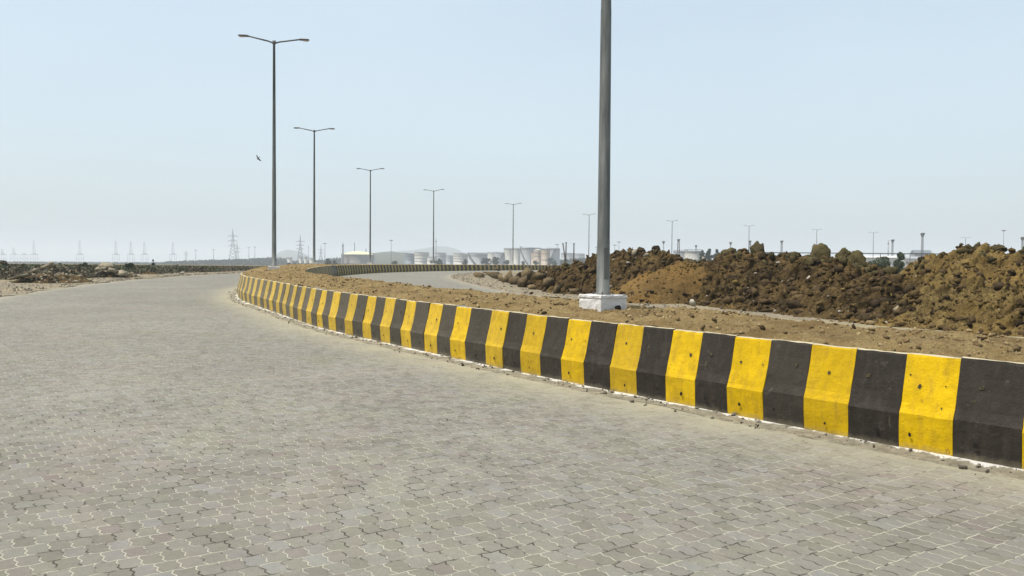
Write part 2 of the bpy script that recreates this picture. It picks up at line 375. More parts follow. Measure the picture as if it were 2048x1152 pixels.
# ------------------------------------------------------------------ road axis
# centre line of the raised median: measured lamp posts and barrier foot
outer = [(16.0, -2.2), (12.2, -0.1), (7.9, 2.6), (5.3, 4.75), (3.50, 6.70), (2.41, 8.15), (1.15, 9.85), (-0.35, 12.0), (-2.15, 14.75), (-4.1, 17.85), (-5.2, 20.1), (-6.35, 22.45), (-9.75, 30.9)]
W_OUT, W_IN = 1.35, 1.25
def tangents(P):
    T = np.gradient(P, axis=0); return T/np.linalg.norm(T, axis=1)[:, None]
O = np.array(outer); T = tangents(O); Rn = np.stack([T[:, 1], -T[:, 0]], 1)
ctr = [tuple(p) for p in (O+Rn*W_OUT)[:-1]] + [(-8.62, 31.0)]
ctr += [(-13.55, 58.6), (-13.95, 83.5), (-9.9, 106.8), (0.1, 130), (14.0, 155.7), (33, 176), (54.2, 195), (75.8, 212), (96.7, 228), (118, 245), (139, 261), (165, 281)]
def spline(pts, n=40):
    P = np.array(pts); t = np.r_[0, np.cumsum(np.linalg.norm(np.diff(P, axis=0), axis=1)**0.5)]
    out = []
    m = np.zeros_like(P)
    for i in range(1, len(P)-1):
        a = (P[i]-P[i-1])/(t[i]-t[i-1]); b = (P[i+1]-P[i])/(t[i+1]-t[i])
        m[i] = (a*(t[i+1]-t[i])+b*(t[i]-t[i-1]))/(t[i+1]-t[i-1])
    m[0] = (P[1]-P[0])/(t[1]-t[0]); m[-1] = (P[-1]-P[-2])/(t[-1]-t[-2])
    for i in range(len(P)-1):
        h = t[i+1]-t[i]
        for k in range(n):
            s = k/n; h00 = 2*s**3-3*s*s+1; h10 = s**3-2*s*s+s; h01 = -2*s**3+3*s*s; h11 = s**3-s*s
            out.append(h00*P[i]+h10*h*m[i]+h01*P[i+1]+h11*h*m[i+1])
    out.append(P[-1]); return np.array(out)
C0 = spline(ctr, 60)
# smooth the axis and sample evenly
S0 = np.r_[0, np.cumsum(np.linalg.norm(np.diff(C0, axis=0), axis=1))]
SS = np.arange(0, S0[-1], 0.25)
CX = np.interp(SS, S0, C0[:, 0]); CY = np.interp(SS, S0, C0[:, 1])
def smooth(a, k):
    p = np.pad(a, k, mode='reflect', reflect_type='odd'); return np.convolve(p, np.hanning(2*k+3)[1:-1]/np.hanning(2*k+3).sum(), 'valid')
CX, CY = smooth(CX, 8), smooth(CY, 8)
CP = np.stack([CX, CY], 1); SS = np.r_[0, np.cumsum(np.linalg.norm(np.diff(CP, axis=0), axis=1))]
CT = tangents(CP); CR = np.stack([CT[:, 1], -CT[:, 0]], 1)
def axis(s, off=0.0):
    """position on the axis at arc length s, shifted off metres to the right; and heading"""
    s = np.asarray(s, float)
    x = np.interp(s, SS, CP[:, 0]); y = np.interp(s, SS, CP[:, 1])
    tx = np.interp(s, SS, CT[:, 0]); ty = np.interp(s, SS, CT[:, 1]); l = np.hypot(tx, ty); tx, ty = tx/l, ty/l
    return x+off*ty, y-off*tx, tx, ty
def nearest_s(x, y, off=0.0):
    ax, ay, _, _ = axis(SS, off); i = int(np.argmin((ax-x)**2+(ay-y)**2)); f = np.linspace(SS[max(i-1, 0)], SS[min(i+1, len(SS)-1)], 81)
    ax, ay, _, _ = axis(f, off); return float(f[np.argmin((ax-x)**2+(ay-y)**2)])
SEND = SS[-1]
def grid_faces(nu, nv):
    i = np.arange(nu-1)[:, None]*nv+np.arange(nv-1)[None, :]
    return np.stack([i, i+1, i+nv+1, i+nv], -1).reshape(-1, 4)[:, ::-1].copy()
def strip(name, s0, s1, ds, offs, zfun, m, dust=None, edge=None):
    s = np.arange(s0, s1, ds); offs = np.asarray(offs, float)
    Sg, Og = np.meshgrid(s, offs, indexing='ij'); Og = Og.copy()
    if edge is not None: Og = edge(Sg, Og)
    x, y, _, _ = axis(Sg, Og); z = zfun(x, y, Sg, Og)
    V = np.stack([x, y, z], -1).reshape(-1, 3)
    at = {'dust': dust(Sg, Og).ravel()} if dust is not None else None
    return mesh_obj(name, V, grid_faces(len(s), len(offs)), m, smooth=True, attr=at)

# ------------------------------------------------------------------ setting
ys = np.unique(np.r_[[-6000, -1500, -300, -100], np.arange(-40, 130, 2.0), np.geomspace(130, 9000, 24)])
xs = np.unique(np.r_[-np.geomspace(60, 9000, 14), np.arange(-60, 61, 6.0), np.geomspace(60, 9000, 14)])
Xg, Yg = np.meshgrid(xs, ys, indexing='ij')
Vg = np.stack([Xg, Yg, zg(np.maximum(Yg, -60))-0.05-dip(Xg, Yg)], -1).reshape(-1, 3)
ground = mesh_obj('ground', Vg, grid_faces(len(xs), len(ys)), M['ground'], smooth=True); tag(ground, 'dusty open ground reaching the horizon', 'ground', kind='structure')

RW, RE = 7.6, 8.0
def flat(dz): return lambda x, y, s, o: zg(y)+dz
def P3(a, b, c=0): return np.stack([a.ravel(), b.ravel(), np.full(a.size, float(c))], 1)
o = strip('road', 0, SEND, 0.5, np.linspace(-W_OUT-RW-0.4, -W_OUT+0.1, 22), flat(0), M['paver'],
      dust=lambda s, o: np.clip(1-(-W_OUT-o)/1.3, 0, 1)**1.2*0.95*np.clip((s-4)/16, 0.45, 1)+np.clip(1-(o+W_OUT+RW+0.4)/1.3, 0, 1)*0.8)
tag(o, 'wide curving carriageway of grey zigzag pavers in front of the barrier', 'road', kind='structure')
o = strip('road', 0, SEND, 0.5, np.linspace(W_IN-0.1, W_IN+RE+0.3, 22), flat(0), M['paver'],
      dust=lambda s, o: np.clip(1-(o-W_IN)/0.8, 0, 1)*0.4+np.clip(1-(W_IN+RE+0.3-o)/1.0, 0, 1)*0.6)
tag(o, 'grey paver carriageway on the far side of the median', 'road', kind='structure')

def verge_z(a, amp):
    def f(x, y, s, o):
        P = P3(x, y); nz = (vnoise(P, 1.1, 3)*0.5+vnoise(P, 3.1, 4)*0.3+vnoise(P, 9, 5)*0.2).reshape(x.shape)
        return zg(y)+a+amp*nz+0.02*np.clip(np.abs(o-(np.sign(o)*9))/2, 0, 1)
    return f
def wobble(side, base):
    def f(s, o):
        P = P3(s*1.0, o*0+base); w = (vnoise(P, 0.5, 8)*0.35+vnoise(P, 2.2, 9)*0.18).reshape(s.shape)
        k = np.clip(1-np.abs(o-base)/3.0, 0, 1); return o+w*k
    return f
lo = -(W_OUT+RW)
o = strip('verge', 0, 190, 0.16, np.r_[np.linspace(lo-6.5, lo-3, 14)[:-1], np.linspace(lo-3, lo+0.1, 26)], verge_z(0.012, 0.03), M['verge'], edge=wobble(-1, lo+0.1))
tag(o, 'sandy gravel verge along the outer edge of the left carriageway', 'verge', kind='structure')
ro = W_IN+RE
o = strip('verge', 0, 190, 0.16, np.r_[np.linspace(ro+0.02, ro+3, 26), np.linspace(ro+3, ro+8, 14)[1:]], verge_z(0.02, 0.03), M['verge'])
tag(o, 'gravel verge between the inner carriageway and the earth heaps', 'verge', kind='structure')
s_k0 = nearest_s(-11, 26); s_k1 = nearest_s(-12, 92)
s = np.arange(s_k0, s_k1, 0.5); V = []; Fk = []
prof = [(-0.04, -0.03), (-0.04, 0.02), (0.04, 0.02), (0.04, -0.03)]
for i, si in enumerate(s):
    for (a, b) in prof:
        x, y, _, _ = axis(si, ro+a); V.append((float(x), float(y), zgf(y)+b))
for i in range(len(s)-1):
    for j in range(3): Fk.append((i*4+j, i*4+j+1, (i+1)*4+j+1, (i+1)*4+j))
o = mesh_obj('kerb', V, Fk, M['sandline']); tag(o, 'low pale kerb along the pointed gravel verge', 'kerb', kind='structure')

# raised soil fill of the median
def soil_z(x, y, s, o):
    P = P3(x, y); sh = x.shape
    c = (vnoise(P, 0.7, 21)*0.035+vnoise(P, 2.4, 22)*0.035+vnoise(P, 7, 23)*0.022+vnoise(P, 15, 24)*0.010).reshape(sh)
    clod = (np.clip(0.55-worley(P, 9, 3), 0, 1)*0.05+np.clip(0.5-worley(P, 4, 5), 0, 1)*0.06*(vnoise(P, 1.5, 6) > 0.1)).reshape(sh)
    t = (o+W_OUT)/(W_OUT+W_IN)          # 0 outer, 1 inner
    crown = 0.075*np.clip(np.sin(np.pi*np.clip(t, 0, 1)), 0, 1)**0.7
    # soil spills over the inner barrier between lamp posts
    sp = np.clip((s-sA)/3, 0, 1)*np.clip((sB-s)/6, 0, 1)
    crown = crown+0.02*sp*np.clip((t-0.45)/0.3, 0, 1)-0.03*(1-sp)*np.clip((t-0.6)/0.3, 0, 1)
    lip = -0.025*(np.abs(t-0.05) < 0.08)
    return zg(y)+0.765+crown+lip+(c+clod)*np.clip(np.minimum(t, 1-t)*9+0.25, 0, 1)
sA = nearest_s(3.3, 10.7, W_IN); sB = nearest_s(-9.5, 44, W_IN)
o = strip('median_soil', 0.5, nearest_s(-13.2, 62)+0.0, 0.045, np.linspace(-W_OUT+0.155, W_IN-0.13, 54), soil_z, M['soil'])
tag(o, 'rough brown soil filling the raised median', 'soil', kind='structure')
o = strip('median_soil', nearest_s(-13.2, 62)-0.05, SEND, 0.3, np.linspace(-W_OUT+0.155, W_IN-0.13, 12), lambda x, y, s, o: zg(y)+0.78+0.05*np.cos((o+0.05)*1.2), M['soil'])
tag(o, 'soil fill of the distant median beyond the bend', 'soil', kind='structure')
# mortar and dirt along the foot of the outer barrier
def mort_z(x, y, s, o):
    P = P3(x, y); sh = x.shape; d = (-W_OUT-o)
    n = (vnoise(P, 3, 41)*0.5+vnoise(P, 9, 42)*0.3+vnoise(P, 24, 43)*0.2).reshape(sh)
    return zg(y)+np.maximum(0.004, 0.003*(1-d/0.26)+0.009*n)-0.02*(d > 0.3)
o = strip('mortar_strip', 3, nearest_s(-12.2, 48), 0.03, np.linspace(-W_OUT-0.30, -W_OUT+0.03, 16), mort_z, M['lime'], dust=lambda s, o: np.clip(1-(-W_OUT-o)/0.24, 0, 1),
      edge=lambda s, o: o+(vnoise(P3(s, o*0), 0.9, 44)*0.10+vnoise(P3(s, o*0), 4, 45)*0.05).reshape(s.shape)*np.clip((-W_OUT-o)/0.3, 0, 1))
tag(o, 'crumbly lime and dirt along the foot of the striped barrier', 'mortar debris', kind='stuff')

# ------------------------------------------------------------------ barriers
BH = 0.79
PROF = [(0.022, 0), (0.0, 0.292), (0.016, 0.33), (0.032, 0.385), (0.050, 0.455), (0.069, 0.54), (0.089, 0.64), (0.110, 0.765), (0.117, 0.785), (0.16, 0.79), (0.165, 0.6), (0.24, 0.2), (0.24, 0)]
def block_mesh(name, paint, seed, hole=True):
    """unit-length block; x along the wall, outer face towards -y"""
    r = random.Random(seed); nx = 7; V = []; Fc = []; mi = []
    sub = []
    for i in range(len(PROF)-1):
        (a, b), (c, d) = PROF[i], PROF[i+1]; k = 3 if abs(d-b) > 0.15 else 1
        for j in range(k): sub.append((a+(c-a)*j/k, b+(d-b)*j/k))
    sub.append(PROF[-1]); np_ = len(sub)
    hz = r.uniform(-0.011, 0.011)
    for i in range(nx):
        x = -0.5+i/(nx-1)
        for j, (a, b) in enumerate(sub):
            w = 0.0035*math.sin(5*x+seed*1.7+j*0.9)+r.uniform(-0.0018, 0.0018)
            V.append((x, a+w+(hz*0.5 if 0.25 < b < 0.4 else 0), b+(hz if 0.25 < b < 0.35 else 0)+(r.uniform(-0.004, 0.004) if b > 0.76 else 0)))
    for i in range(nx-1):
        for j in range(np_-1):
            Fc.append((i*np_+j, (i+1)*np_+j, (i+1)*np_+j+1, i*np_+j+1)); b = (sub[j][1]+sub[j+1][1])/2
            mi.append(1 if (b > 0.781 and sub[j+1][0] > 0.1) or sub[j][0] >= 0.16 else 0)
    Fc.append(tuple(range(np_-1, -1, -1))); mi.append(0)
    Fc.append(tuple((nx-1)*np_+k for k in range(np_))); mi.append(0)
    if hole:
        cx, cz = r.uniform(-0.28, 0.28), r.uniform(0.10, 0.14); n0 = len(V); rr = r.uniform(0.012, 0.019)
        for k in range(9):
            t = 2*math.pi*k/9; q = rr*r.uniform(0.8, 1.25); V.append((cx+q*math.cos(t)/0.45, -0.006, cz+1.2*q*math.sin(t)))
        Fc.append(tuple(n0+k for k in range(9))); mi.append(2)
        # pocked form-tie scar on the upper face and a few chips
        for q_ in range(r.choice((2, 3, 4))):
            first = q_ == 0; cx = r.uniform(-0.25, 0.25) if first else r.uniform(-0.4, 0.4); cz = r.uniform(0.50, 0.60) if first else r.uniform(0.36, 0.7); n0 = len(V)
            rr = r.uniform(0.012, 0.022) if first else r.uniform(0.004, 0.009); m9 = 11
            for k in range(m9):
                t = 2*math.pi*k/m9; q = rr*r.uniform(0.55, 1.3); z = cz+q*math.sin(t); yy = float(np.interp(z, [0.292, 0.33, 0.385, 0.455, 0.54, 0.64, 0.765], [0, 0.016, 0.032, 0.05, 0.069, 0.089, 0.11]))
                V.append((cx+q*math.cos(t)/0.45, yy-0.0065, z))
            Fc.append(tuple(n0+k for k in range(m9))); mi.append(3)
    me = bpy.data.meshes.new(name); me.from_pydata(V, [], Fc); me.update()
    for m in (paint, M['top'], M['hole'], M['scar']): me.materials.append(m)
    me.polygons.foreach_set('material_index', np.array(mi, np.int32)); me.polygons.foreach_set('use_smooth', np.zeros(len(Fc), bool))
    return me
YM = [block_mesh('yellow_block', M['yellow'], k) for k in range(7)]
KM = [block_mesh('black_block', M['black'], k+50) for k in range(7)]
YD = [block_mesh('shaded_dirty_yellow_block', M['yellow_shade_dirty'], k+20) for k in range(4)]
KD = [block_mesh('shaded_dirty_black_block', M['black_shade_dirty'], k+70) for k in range(4)]
BM_ = [block_mesh('bare_block', M['bare'], 99, False)]
def wall_run(name, edges, side, first_yellow, label, cat, group=None, palef=None, special=None, jit=1.0):
    """edges: arc lengths of block joints on the axis; side -1 outer, +1 inner"""
    off = -W_OUT if side < 0 else W_IN
    x0, y0, _, _ = axis(edges[0], off); root = empty(name, (float(x0), float(y0), zgf(y0))); tag(root, label, cat, group)
    inv = root.location.copy(); yel = first_yellow
    for i in range(len(edges)-1):
        a, b = edges[i], edges[i+1]
        xa, ya, _, _ = axis(a, off); xb, yb, _, _ = axis(b, off); ln = math.hypot(xb-xa, yb-ya)
        kind = special.get(i) if special else None
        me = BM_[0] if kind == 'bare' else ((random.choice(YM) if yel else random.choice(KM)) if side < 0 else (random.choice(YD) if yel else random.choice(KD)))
        o = bpy.data.objects.new('barrier_block', me); COL.objects.link(o); o.parent = root
        ang = math.atan2(yb-ya, xb-xa)
        if side < 0: # outward is left of travel => local -y must point left: flip x
            ang += math.pi
        dz = (zgf(yb)-zgf(ya))/ln*(-1 if side < 0 else 1)
        j = random.uniform(-1, 1)*jit
        nx_, ny_ = math.cos(ang+math.pi/2), math.sin(ang+math.pi/2)
        o.location = (float((xa+xb)/2)-inv.x+nx_*0.007*j, float((ya+yb)/2)-inv.y+ny_*0.007*j, zgf((ya+yb)/2)-inv.z+random.uniform(-0.009, 0.005)*jit)
        o.rotation_euler = Euler((random.uniform(-0.008, 0.008)*jit, -math.atan(dz), ang+random.uniform(-0.006, 0.006)*jit), 'XYZ')
        o.scale = (ln-0.004, 1, 1)
        d = palef(float((ya+yb)/2)) if palef else 0.05
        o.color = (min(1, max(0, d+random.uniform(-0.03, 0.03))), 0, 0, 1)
        if kind == 'bare': o['label'] = 'unpainted grey barrier block beside the open joint'
        else: o['label'] = 'yellow painted block' if yel else 'black painted block'
        yel = not yel
    return root
# joints of the outer wall, measured along its foot (metres on the ground)
MEAS = np.array([(3.48,6.70),(3.2,7.0),(2.94,7.41),(2.69,7.8),(2.41,8.17),(2.15,8.52),(1.86,8.8),(1.63,9.12),(1.37,9.5),(1.13,9.86),(0.88,10.29),(0.64,10.65),(0.38,10.99),(0.15,11.38),(-0.1,11.71),(-0.35,12.06),(-0.72,12.51),(-0.96,12.91),(-1.19,13.3),(-1.43,13.69),(-1.68,14.17),(-1.9,14.42),(-2.12,14.76),(-2.34,15.06),(-2.57,15.38),(-2.76,15.65),(-3.0,16.12),(-3.2,16.36),(-3.45,16.93),(-3.67,17.2),(-3.87,17.54),(-4.07,17.8),(-4.28,18.15),(-4.52,18.62),(-4.74,19.04),(-4.95,19.39),(-5.21,20.02),(-5.36,20.29),(-5.59,20.79),(-5.78,21.2),(-5.9,21.41),(-6.09,21.85),(-6.32,22.34)])
sm = np.array([nearest_s(x, y, -W_OUT) for x, y in MEAS]); sm = np.maximum.accumulate(sm)
reg = np.interp(np.arange(len(sm)), [0, 8, 15, 16, 26, 42], sm[[0, 8, 15, 16, 26, 42]])
sm2 = 0.35*sm+0.65*reg
for i in range(1, len(sm2)): sm2[i] = max(sm2[i], sm2[i-1]+0.3)
pre = [sm2[0]-0.47*k for k in range(22, 0, -1)]
post = [sm2[-1]+0.47*k for k in range(1, 48)]
edges = pre+list(sm2)+post; edges = [e for e in edges if e > 1.0]
npre = len([e for e in pre if e > 1.0])
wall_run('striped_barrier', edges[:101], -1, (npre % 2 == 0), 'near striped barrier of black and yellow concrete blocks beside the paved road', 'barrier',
         palef=lambda y: 0.0 if y < 9 else min(0.58, 0.026*(y-9)))  # blocks get paler with distance
# inner wall: the stretch by the heaps, then the long shaded stretch round the bend
s1 = nearest_s(7.5, 5.5, W_IN); s2 = nearest_s(3.3, 10.8, W_IN)
e = list(np.arange(s1, s2+4, 0.47))
wall_run('striped_barrier', e, 1, True, 'thin top of a barrier showing past the soil in front of the tan heap', 'barrier', palef=lambda y: 0.15)
s3 = nearest_s(-9.3, 38, W_IN); s4 = nearest_s(-12.1, 62.5, W_IN)
sj = nearest_s(W(679, 58.5), 58.5, W_IN)
e = list(np.arange(s3, sj, 0.62)); e.append(sj) if sj-e[-1] > 0.3 else None
wall_run('striped_barrier', e, 1, True, 'faded short barrier left of the dark open joint, rising out of the median soil', 'barrier', palef=lambda y: 0.3, special={len(e)-2: 'bare', len(e)-3: 'bare'})
e = [sj+0.22+k*0.66 for k in range(101)]
wall_run('striped_barrier', e, 1, True, 'long far barrier in shade curving behind the inner road below the tanks', 'barrier', palef=lambda y: 0.04, special={0: 'bare', 1: 'bare', 2: 'bare'})
e = [e[-1]+0.004+k*0.66 for k in range(80)]
wall_run('striped_barrier', e, 1, True, 'farthest barrier stretch running behind the rocks and the dark heap', 'barrier', palef=lambda y: 0.04)

# ------------------------------------------------------------------ street lamps
def make_lamp(h, detail=True):
    root = empty('street_lamp')
    p = MB(); n = 16
    r0, r1 = 0.092, 0.048
    p.lathe([(r0+0.02, 0.20), (r0+0.02, 0.225), (r0, 0.23), (r0*0.97, 0.95), (r0*0.955, 0.953), (r0*0.6+r1*0.4, h*0.45), (r0*0.57+r1*0.4, h*0.452), (r1, h-0.12), (r1+0.025, h-0.10), (r1+0.025, h+0.02), (0.0, h+0.04)], n)
    p.build('pole', M['galv'], root, True)
    for sgn in (-1, 1):
        a = MB(); pts = [(0, 0, h-0.09), (sgn*0.10, 0, h-0.05), (sgn*0.22, 0, h-0.01), (sgn*0.95, 0, h+0.13), (sgn*1.06, 0, h+0.14)]
        for k in range(len(pts)-1): a.tube(pts[k], pts[k+1], 0.032 if k else 0.05, 0.030, 8)
        ao = a.build('arm', M['galv'], root, True)
        b = MB(); z = h+0.135; V = []
        secs = [(0.98, 0.05, 0.04), (1.03, 0.07, 0.05), (1.15, 0.09, 0.05), (1.32, 0.095, 0.045), (1.38, 0.07, 0.03)]
        for (x, wy, hz_) in secs:
            for t in range(10):
                q = 2*math.pi*t/10; V.append((sgn*x, wy*math.cos(q), z+0.012*(x-1)+hz_*math.sin(q)*(1 if math.sin(q) > 0 else 0.7)))
        Fc = [(i*10+j, i*10+(j+1) % 10, (i+1)*10+(j+1) % 10, (i+1)*10+j) for i in range(4) for j in range(10)]+[tuple(range(10)), tuple(range(40, 50))]
        b.add(V, Fc); ho = b.build('lamp_head', M['lamp'], root, True)
        l = MB(); l.box((sgn*1.24, 0, z-0.034), (0.2, 0.13, 0.02)); l.build('lens', M['lens'], ho)
    return root
def plinth(root, s=0.47):
    V = []; Fc = []; nn = 9; r = random.Random(3)
    m = MB()
    lay = [(0.0, 1.0), (0.05, 1.01), (0.12, 1.0), (0.158, 0.985), (0.165, 1.03), (0.195, 1.03), (0.205, 1.0)]
    ring = []
    for k in range(4):
        a = Vector(((-1, -1), (1, -1), (1, 1), (-1, 1))[k]); b = Vector(((-1, -1), (1, -1), (1, 1), (-1, 1))[(k+1) % 4])
        for j in range(nn): ring.append(a.lerp(b, j/nn))
    for (z, sc) in lay:
        for q in ring: V.append((q.x*s/2*sc+r.uniform(-0.006, 0.006), q.y*s/2*sc+r.uniform(-0.006, 0.006), z+r.uniform(-0.004, 0.004)-(0.05 if z == 0 else 0)))
    N_ = len(ring)
    for i in range(len(lay)-1):
        for j in range(N_): Fc.append((i*N_+j, i*N_+(j+1) % N_, (i+1)*N_+(j+1) % N_, (i+1)*N_+j))
    Fc.append(tuple((len(lay)-1)*N_+j for j in range(N_))); m.add(V, Fc)
    return m.build('base_block', M['white'], root)
H_L = 9.27
lamp0 = make_lamp(H_L); pl0 = plinth(lamp0)
lamps = [((1.28, 11.95), 'thick grey lamp post in the foreground on a white block, its top cut off'),
 ((-9.66, 34.5), 'tallest complete twin-arm street lamp, behind the left end of the near barrier'),
 ((-13.65, 58.6), 'twin-arm street lamp second tallest of the row, right of the tallest one'),
 ((-13.95, 83.5), 'twin-arm street lamp right of the domed brown tank'),
 ((-9.9, 106.8), 'twin-arm street lamp in front of the left group of white tanks'),
 ((0.1, 130), 'twin-arm street lamp in front of the tall white tanks'),
 ((14.0, 155.7), 'twin-arm street lamp just left of the thick foreground pole'),
 ((33.0, 176), 'twin-arm street lamp rising behind the dark earth heap, first right of the foreground pole'),
 ((54.2, 195), 'twin-arm street lamp rising beside the pointed boulder on the heap'),
 ((75.8, 212), 'twin-arm street lamp rising over the big rounded boulder'),
 ((96.7, 228), 'twin-arm street lamp above the gap between heaps, before the white shed'),
 ((139, 261), 'faintest twin-arm street lamp, peeping over the tan heap')]
for i, ((x, y), lab) in enumerate(lamps):
    o = lamp0 if i == 0 else copy_tree(lamp0)
    s = nearest_s(x, y); _, _, tx, ty = axis(s)
    z = zgf(y)+(0.84 if i == 0 else 0.80)
    o.location = (x, y, z-0.02); o.rotation_euler = (0, 0, math.atan2(ty, tx)-math.pi/2)
    tag(o, lab, 'street lamp', 'twin-arm street lamps along the median')
ad = MB()
for a0 in np.linspace(-0.42, 0.30, 5):
    t0, t1 = -1.75+a0, -1.75+a0+0.18; r_d = 0.096
    ad.add([(r_d*math.cos(t0), r_d*math.sin(t0), 0.42), (r_d*math.cos(t1), r_d*math.sin(t1), 0.42), (r_d*math.cos(t1), r_d*math.sin(t1), 0.86), (r_d*math.cos(t0), r_d*math.sin(t0), 0.86)], [(0, 1, 2, 3)])
ad.build('access_door', M['galv'], lamp0)
for k in range(4):
    a = math.pi/4+k*math.pi/2; bo = MB(); bo.tube((0.135*math.cos(a), 0.135*math.sin(a), 0.19), (0.135*math.cos(a), 0.135*math.sin(a), 0.245), 0.011, 0.011, 6); bo.build('bolt', M['steel_dark'], lamp0)
pp = MB(); pp.tube((0.05, -0.232, 0.03), (0.055, -0.285, 0.03), 0.032, 0.034, 10); pp.tube((0.055, -0.275, 0.035), (0.06, -0.30, -0.05), 0.028, 0.02, 8)
pp.build('cable_pipe', M['hole'], lamp0)

# ------------------------------------------------------------------ rocks and clods
def ico(sub=1):
    t = (1+5**0.5)/2
    V = [(-1, t, 0), (1, t, 0), (-1, -t, 0), (1, -t, 0), (0, -1, t), (0, 1, t), (0, -1, -t), (0, 1, -t), (t, 0, -1), (t, 0, 1), (-t, 0, -1), (-t, 0, 1)]
    Fc = [(0,11,5),(0,5,1),(0,1,7),(0,7,10),(0,10,11),(1,5,9),(5,11,4),(11,10,2),(10,7,6),(7,1,8),(3,9,4),(3,4,2),(3,2,6),(3,6,8),(3,8,9),(4,9,5),(2,4,11),(6,2,10),(8,6,7),(9,8,1)]
    V = [Vector(v).normalized() for v in V]
    for _ in range(sub):
        c = {}; nf = []
        def mid(a, b):
            k = (min(a, b), max(a, b))
            if k not in c: c[k] = len(V); V.append(((V[a]+V[b])/2).normalized())
            return c[k]
        for a, b, d in Fc:
            x, y, z = mid(a, b), mid(b, d), mid(d, a); nf += [(a, x, z), (b, y, x), (d, z, y), (x, y, z)]
        Fc = nf
    return np.array([tuple(v) for v in V]), np.array(Fc)
ICO = [ico(k) for k in range(4)]
def hull_shape(seed, n=16, dims=(1, 1, 0.7)):
    """sharp-edged broken stone: convex hull of random points"""
    r = np.random.default_rng(seed); P = r.normal(size=(n, 3)); P /= np.linalg.norm(P, axis=1)[:, None]; P = P*r.uniform(0.62, 1.15, (n, 1))*np.array(dims)
    b = bmesh.new(); vs = [b.verts.new(p) for p in P]; res = bmesh.ops.convex_hull(b, input=vs)
    bmesh.ops.delete(b, geom=list({g for g in res['geom_interior']+res['geom_unused'] if isinstance(g, bmesh.types.BMVert)}), context='VERTS')
    bmesh.ops.triangulate(b, faces=b.faces[:]); b.verts.index_update()
    V = np.array([tuple(v.co) for v in b.verts]); Fc = np.array([[v.index for v in f.verts] for f in b.faces]); b.free(); return V, Fc
def slab_shape(seed, dims):
    """broken plate: jittered box with chipped corners"""
    r = np.random.default_rng(seed); P = np.array([(a, b, c) for a in (-1, 0.1, 1) for b in (-1, 1) for c in (-1, 1)], float)
    P[:, :2] += r.uniform(-0.28, 0.28, (len(P), 2)); P[:, 2] += r.uniform(-0.12, 0.12, len(P)); P *= np.array(dims)
    b = bmesh.new(); vs = [b.verts.new(p) for p in P]; bmesh.ops.convex_hull(b, input=vs)
    bmesh.ops.triangulate(b, faces=b.faces[:]); b.verts.index_update()
    V = np.array([tuple(v.co) for v in b.verts]); Fc = np.array([[v.index for v in f.verts] for f in b.faces]); b.free(); return V, Fc
def rock_shape(seed, sub=2, dims=(1, 1, 0.7), angular=0.5, rough=0.12):
    if angular >= 1.0: return hull_shape(seed, 10 if sub > 1 else 9, dims)
    V, Fc = ICO[sub]; r = np.random.default_rng(seed); P = V.copy()
    for _ in range(int(9*angular)+4):       # chop with planes for facets
        nrm = r.normal(size=3); nrm /= np.linalg.norm(nrm); d = r.uniform(0.42, 0.85)
        ex = P@nrm-d; P = P-np.clip(ex, 0, None)[:, None]*nrm*0.92
    P = P*(1+rough*vnoise(P+seed*3.7, 2.2, seed)[:, None]+rough*0.6*vnoise(P+seed, 5.5, seed+1)[:, None])
    return P*np.array(dims), Fc
def rock(name, loc, dims, rz, seed, m, label, cat='rock', group=None, tilt=(0, 0), angular=0.6, sub=3, rough=0.12):
    V, Fc = rock_shape(seed, sub, dims, angular, rough)
    o = mesh_obj(name, V, Fc, m, smooth=False); o.location = loc; o.rotation_euler = (tilt[0], tilt[1], rz)
    tag(o, label, cat, group); return o
def scatter(name, pts, sizes, m, label, cat, sub=1, seed=5, flat_=0.7, kind='stuff'):
    r = np.random.default_rng(seed); vs = [rock_shape(seed*100+k, sub, (1, 0.8, flat_), 1.0 if k % 3 else 0.6, 0.2) for k in range(12)]
    AV = []; AF = []; n0 = 0; n = len(pts); pick = r.integers(0, 12, n); rz = r.uniform(0, 2*math.pi, n); tl = r.uniform(-0.6, 0.6, n); st = r.uniform(0.7, 1.35, (n, 3))
    for i in range(n):
        V, Fc = vs[pick[i]]; V = V*st[i]*sizes[i]; c, s_ = math.cos(tl[i]), math.sin(tl[i])
        V = np.stack([V[:, 0], V[:, 1]*c-V[:, 2]*s_, V[:, 1]*s_+V[:, 2]*c], 1); c, s_ = math.cos(rz[i]), math.sin(rz[i])
        V = np.stack([V[:, 0]*c-V[:, 1]*s_, V[:, 0]*s_+V[:, 1]*c, V[:, 2]], 1)+pts[i]
        AV.append(V); AF.append(Fc+n0); n0 += len(V)
    o = mesh_obj(name, np.concatenate(AV), np.concatenate(AF), m); tag(o, label, cat, kind=kind); return o

# clods on the median soil
n = 9500; ss_ = sm2[0]-3+70*rng.random(n)**1.9; oo = rng.uniform(-W_OUT+0.2, W_IN-0.15, n)
x, y, _, _ = axis(ss_, oo); z = soil_z(x, y, ss_, oo); szs = 0.007+0.04*rng.random(n)**4.5
scatter('soil_clods', np.stack([x, y, z+szs*0.25], 1), szs, M['clod_soil'], 'small brown clods strewn over the median soil', 'clods', 1, 3)
n = 190; ss_ = sm2[0]-2+60*rng.random(n)**1.1; oo = rng.uniform(-W_OUT+0.25, W_IN-0.2, n)
x, y, _, _ = axis(ss_, oo); z = soil_z(x, y, ss_, oo); szs = 0.012+0.045*rng.random(n)**3
scatter('soil_clods', np.stack([x, y, z+szs*0.3], 1), szs, M['clod_dark'], 'dark brown lumps strewn over the median soil', 'clods', 1, 4)
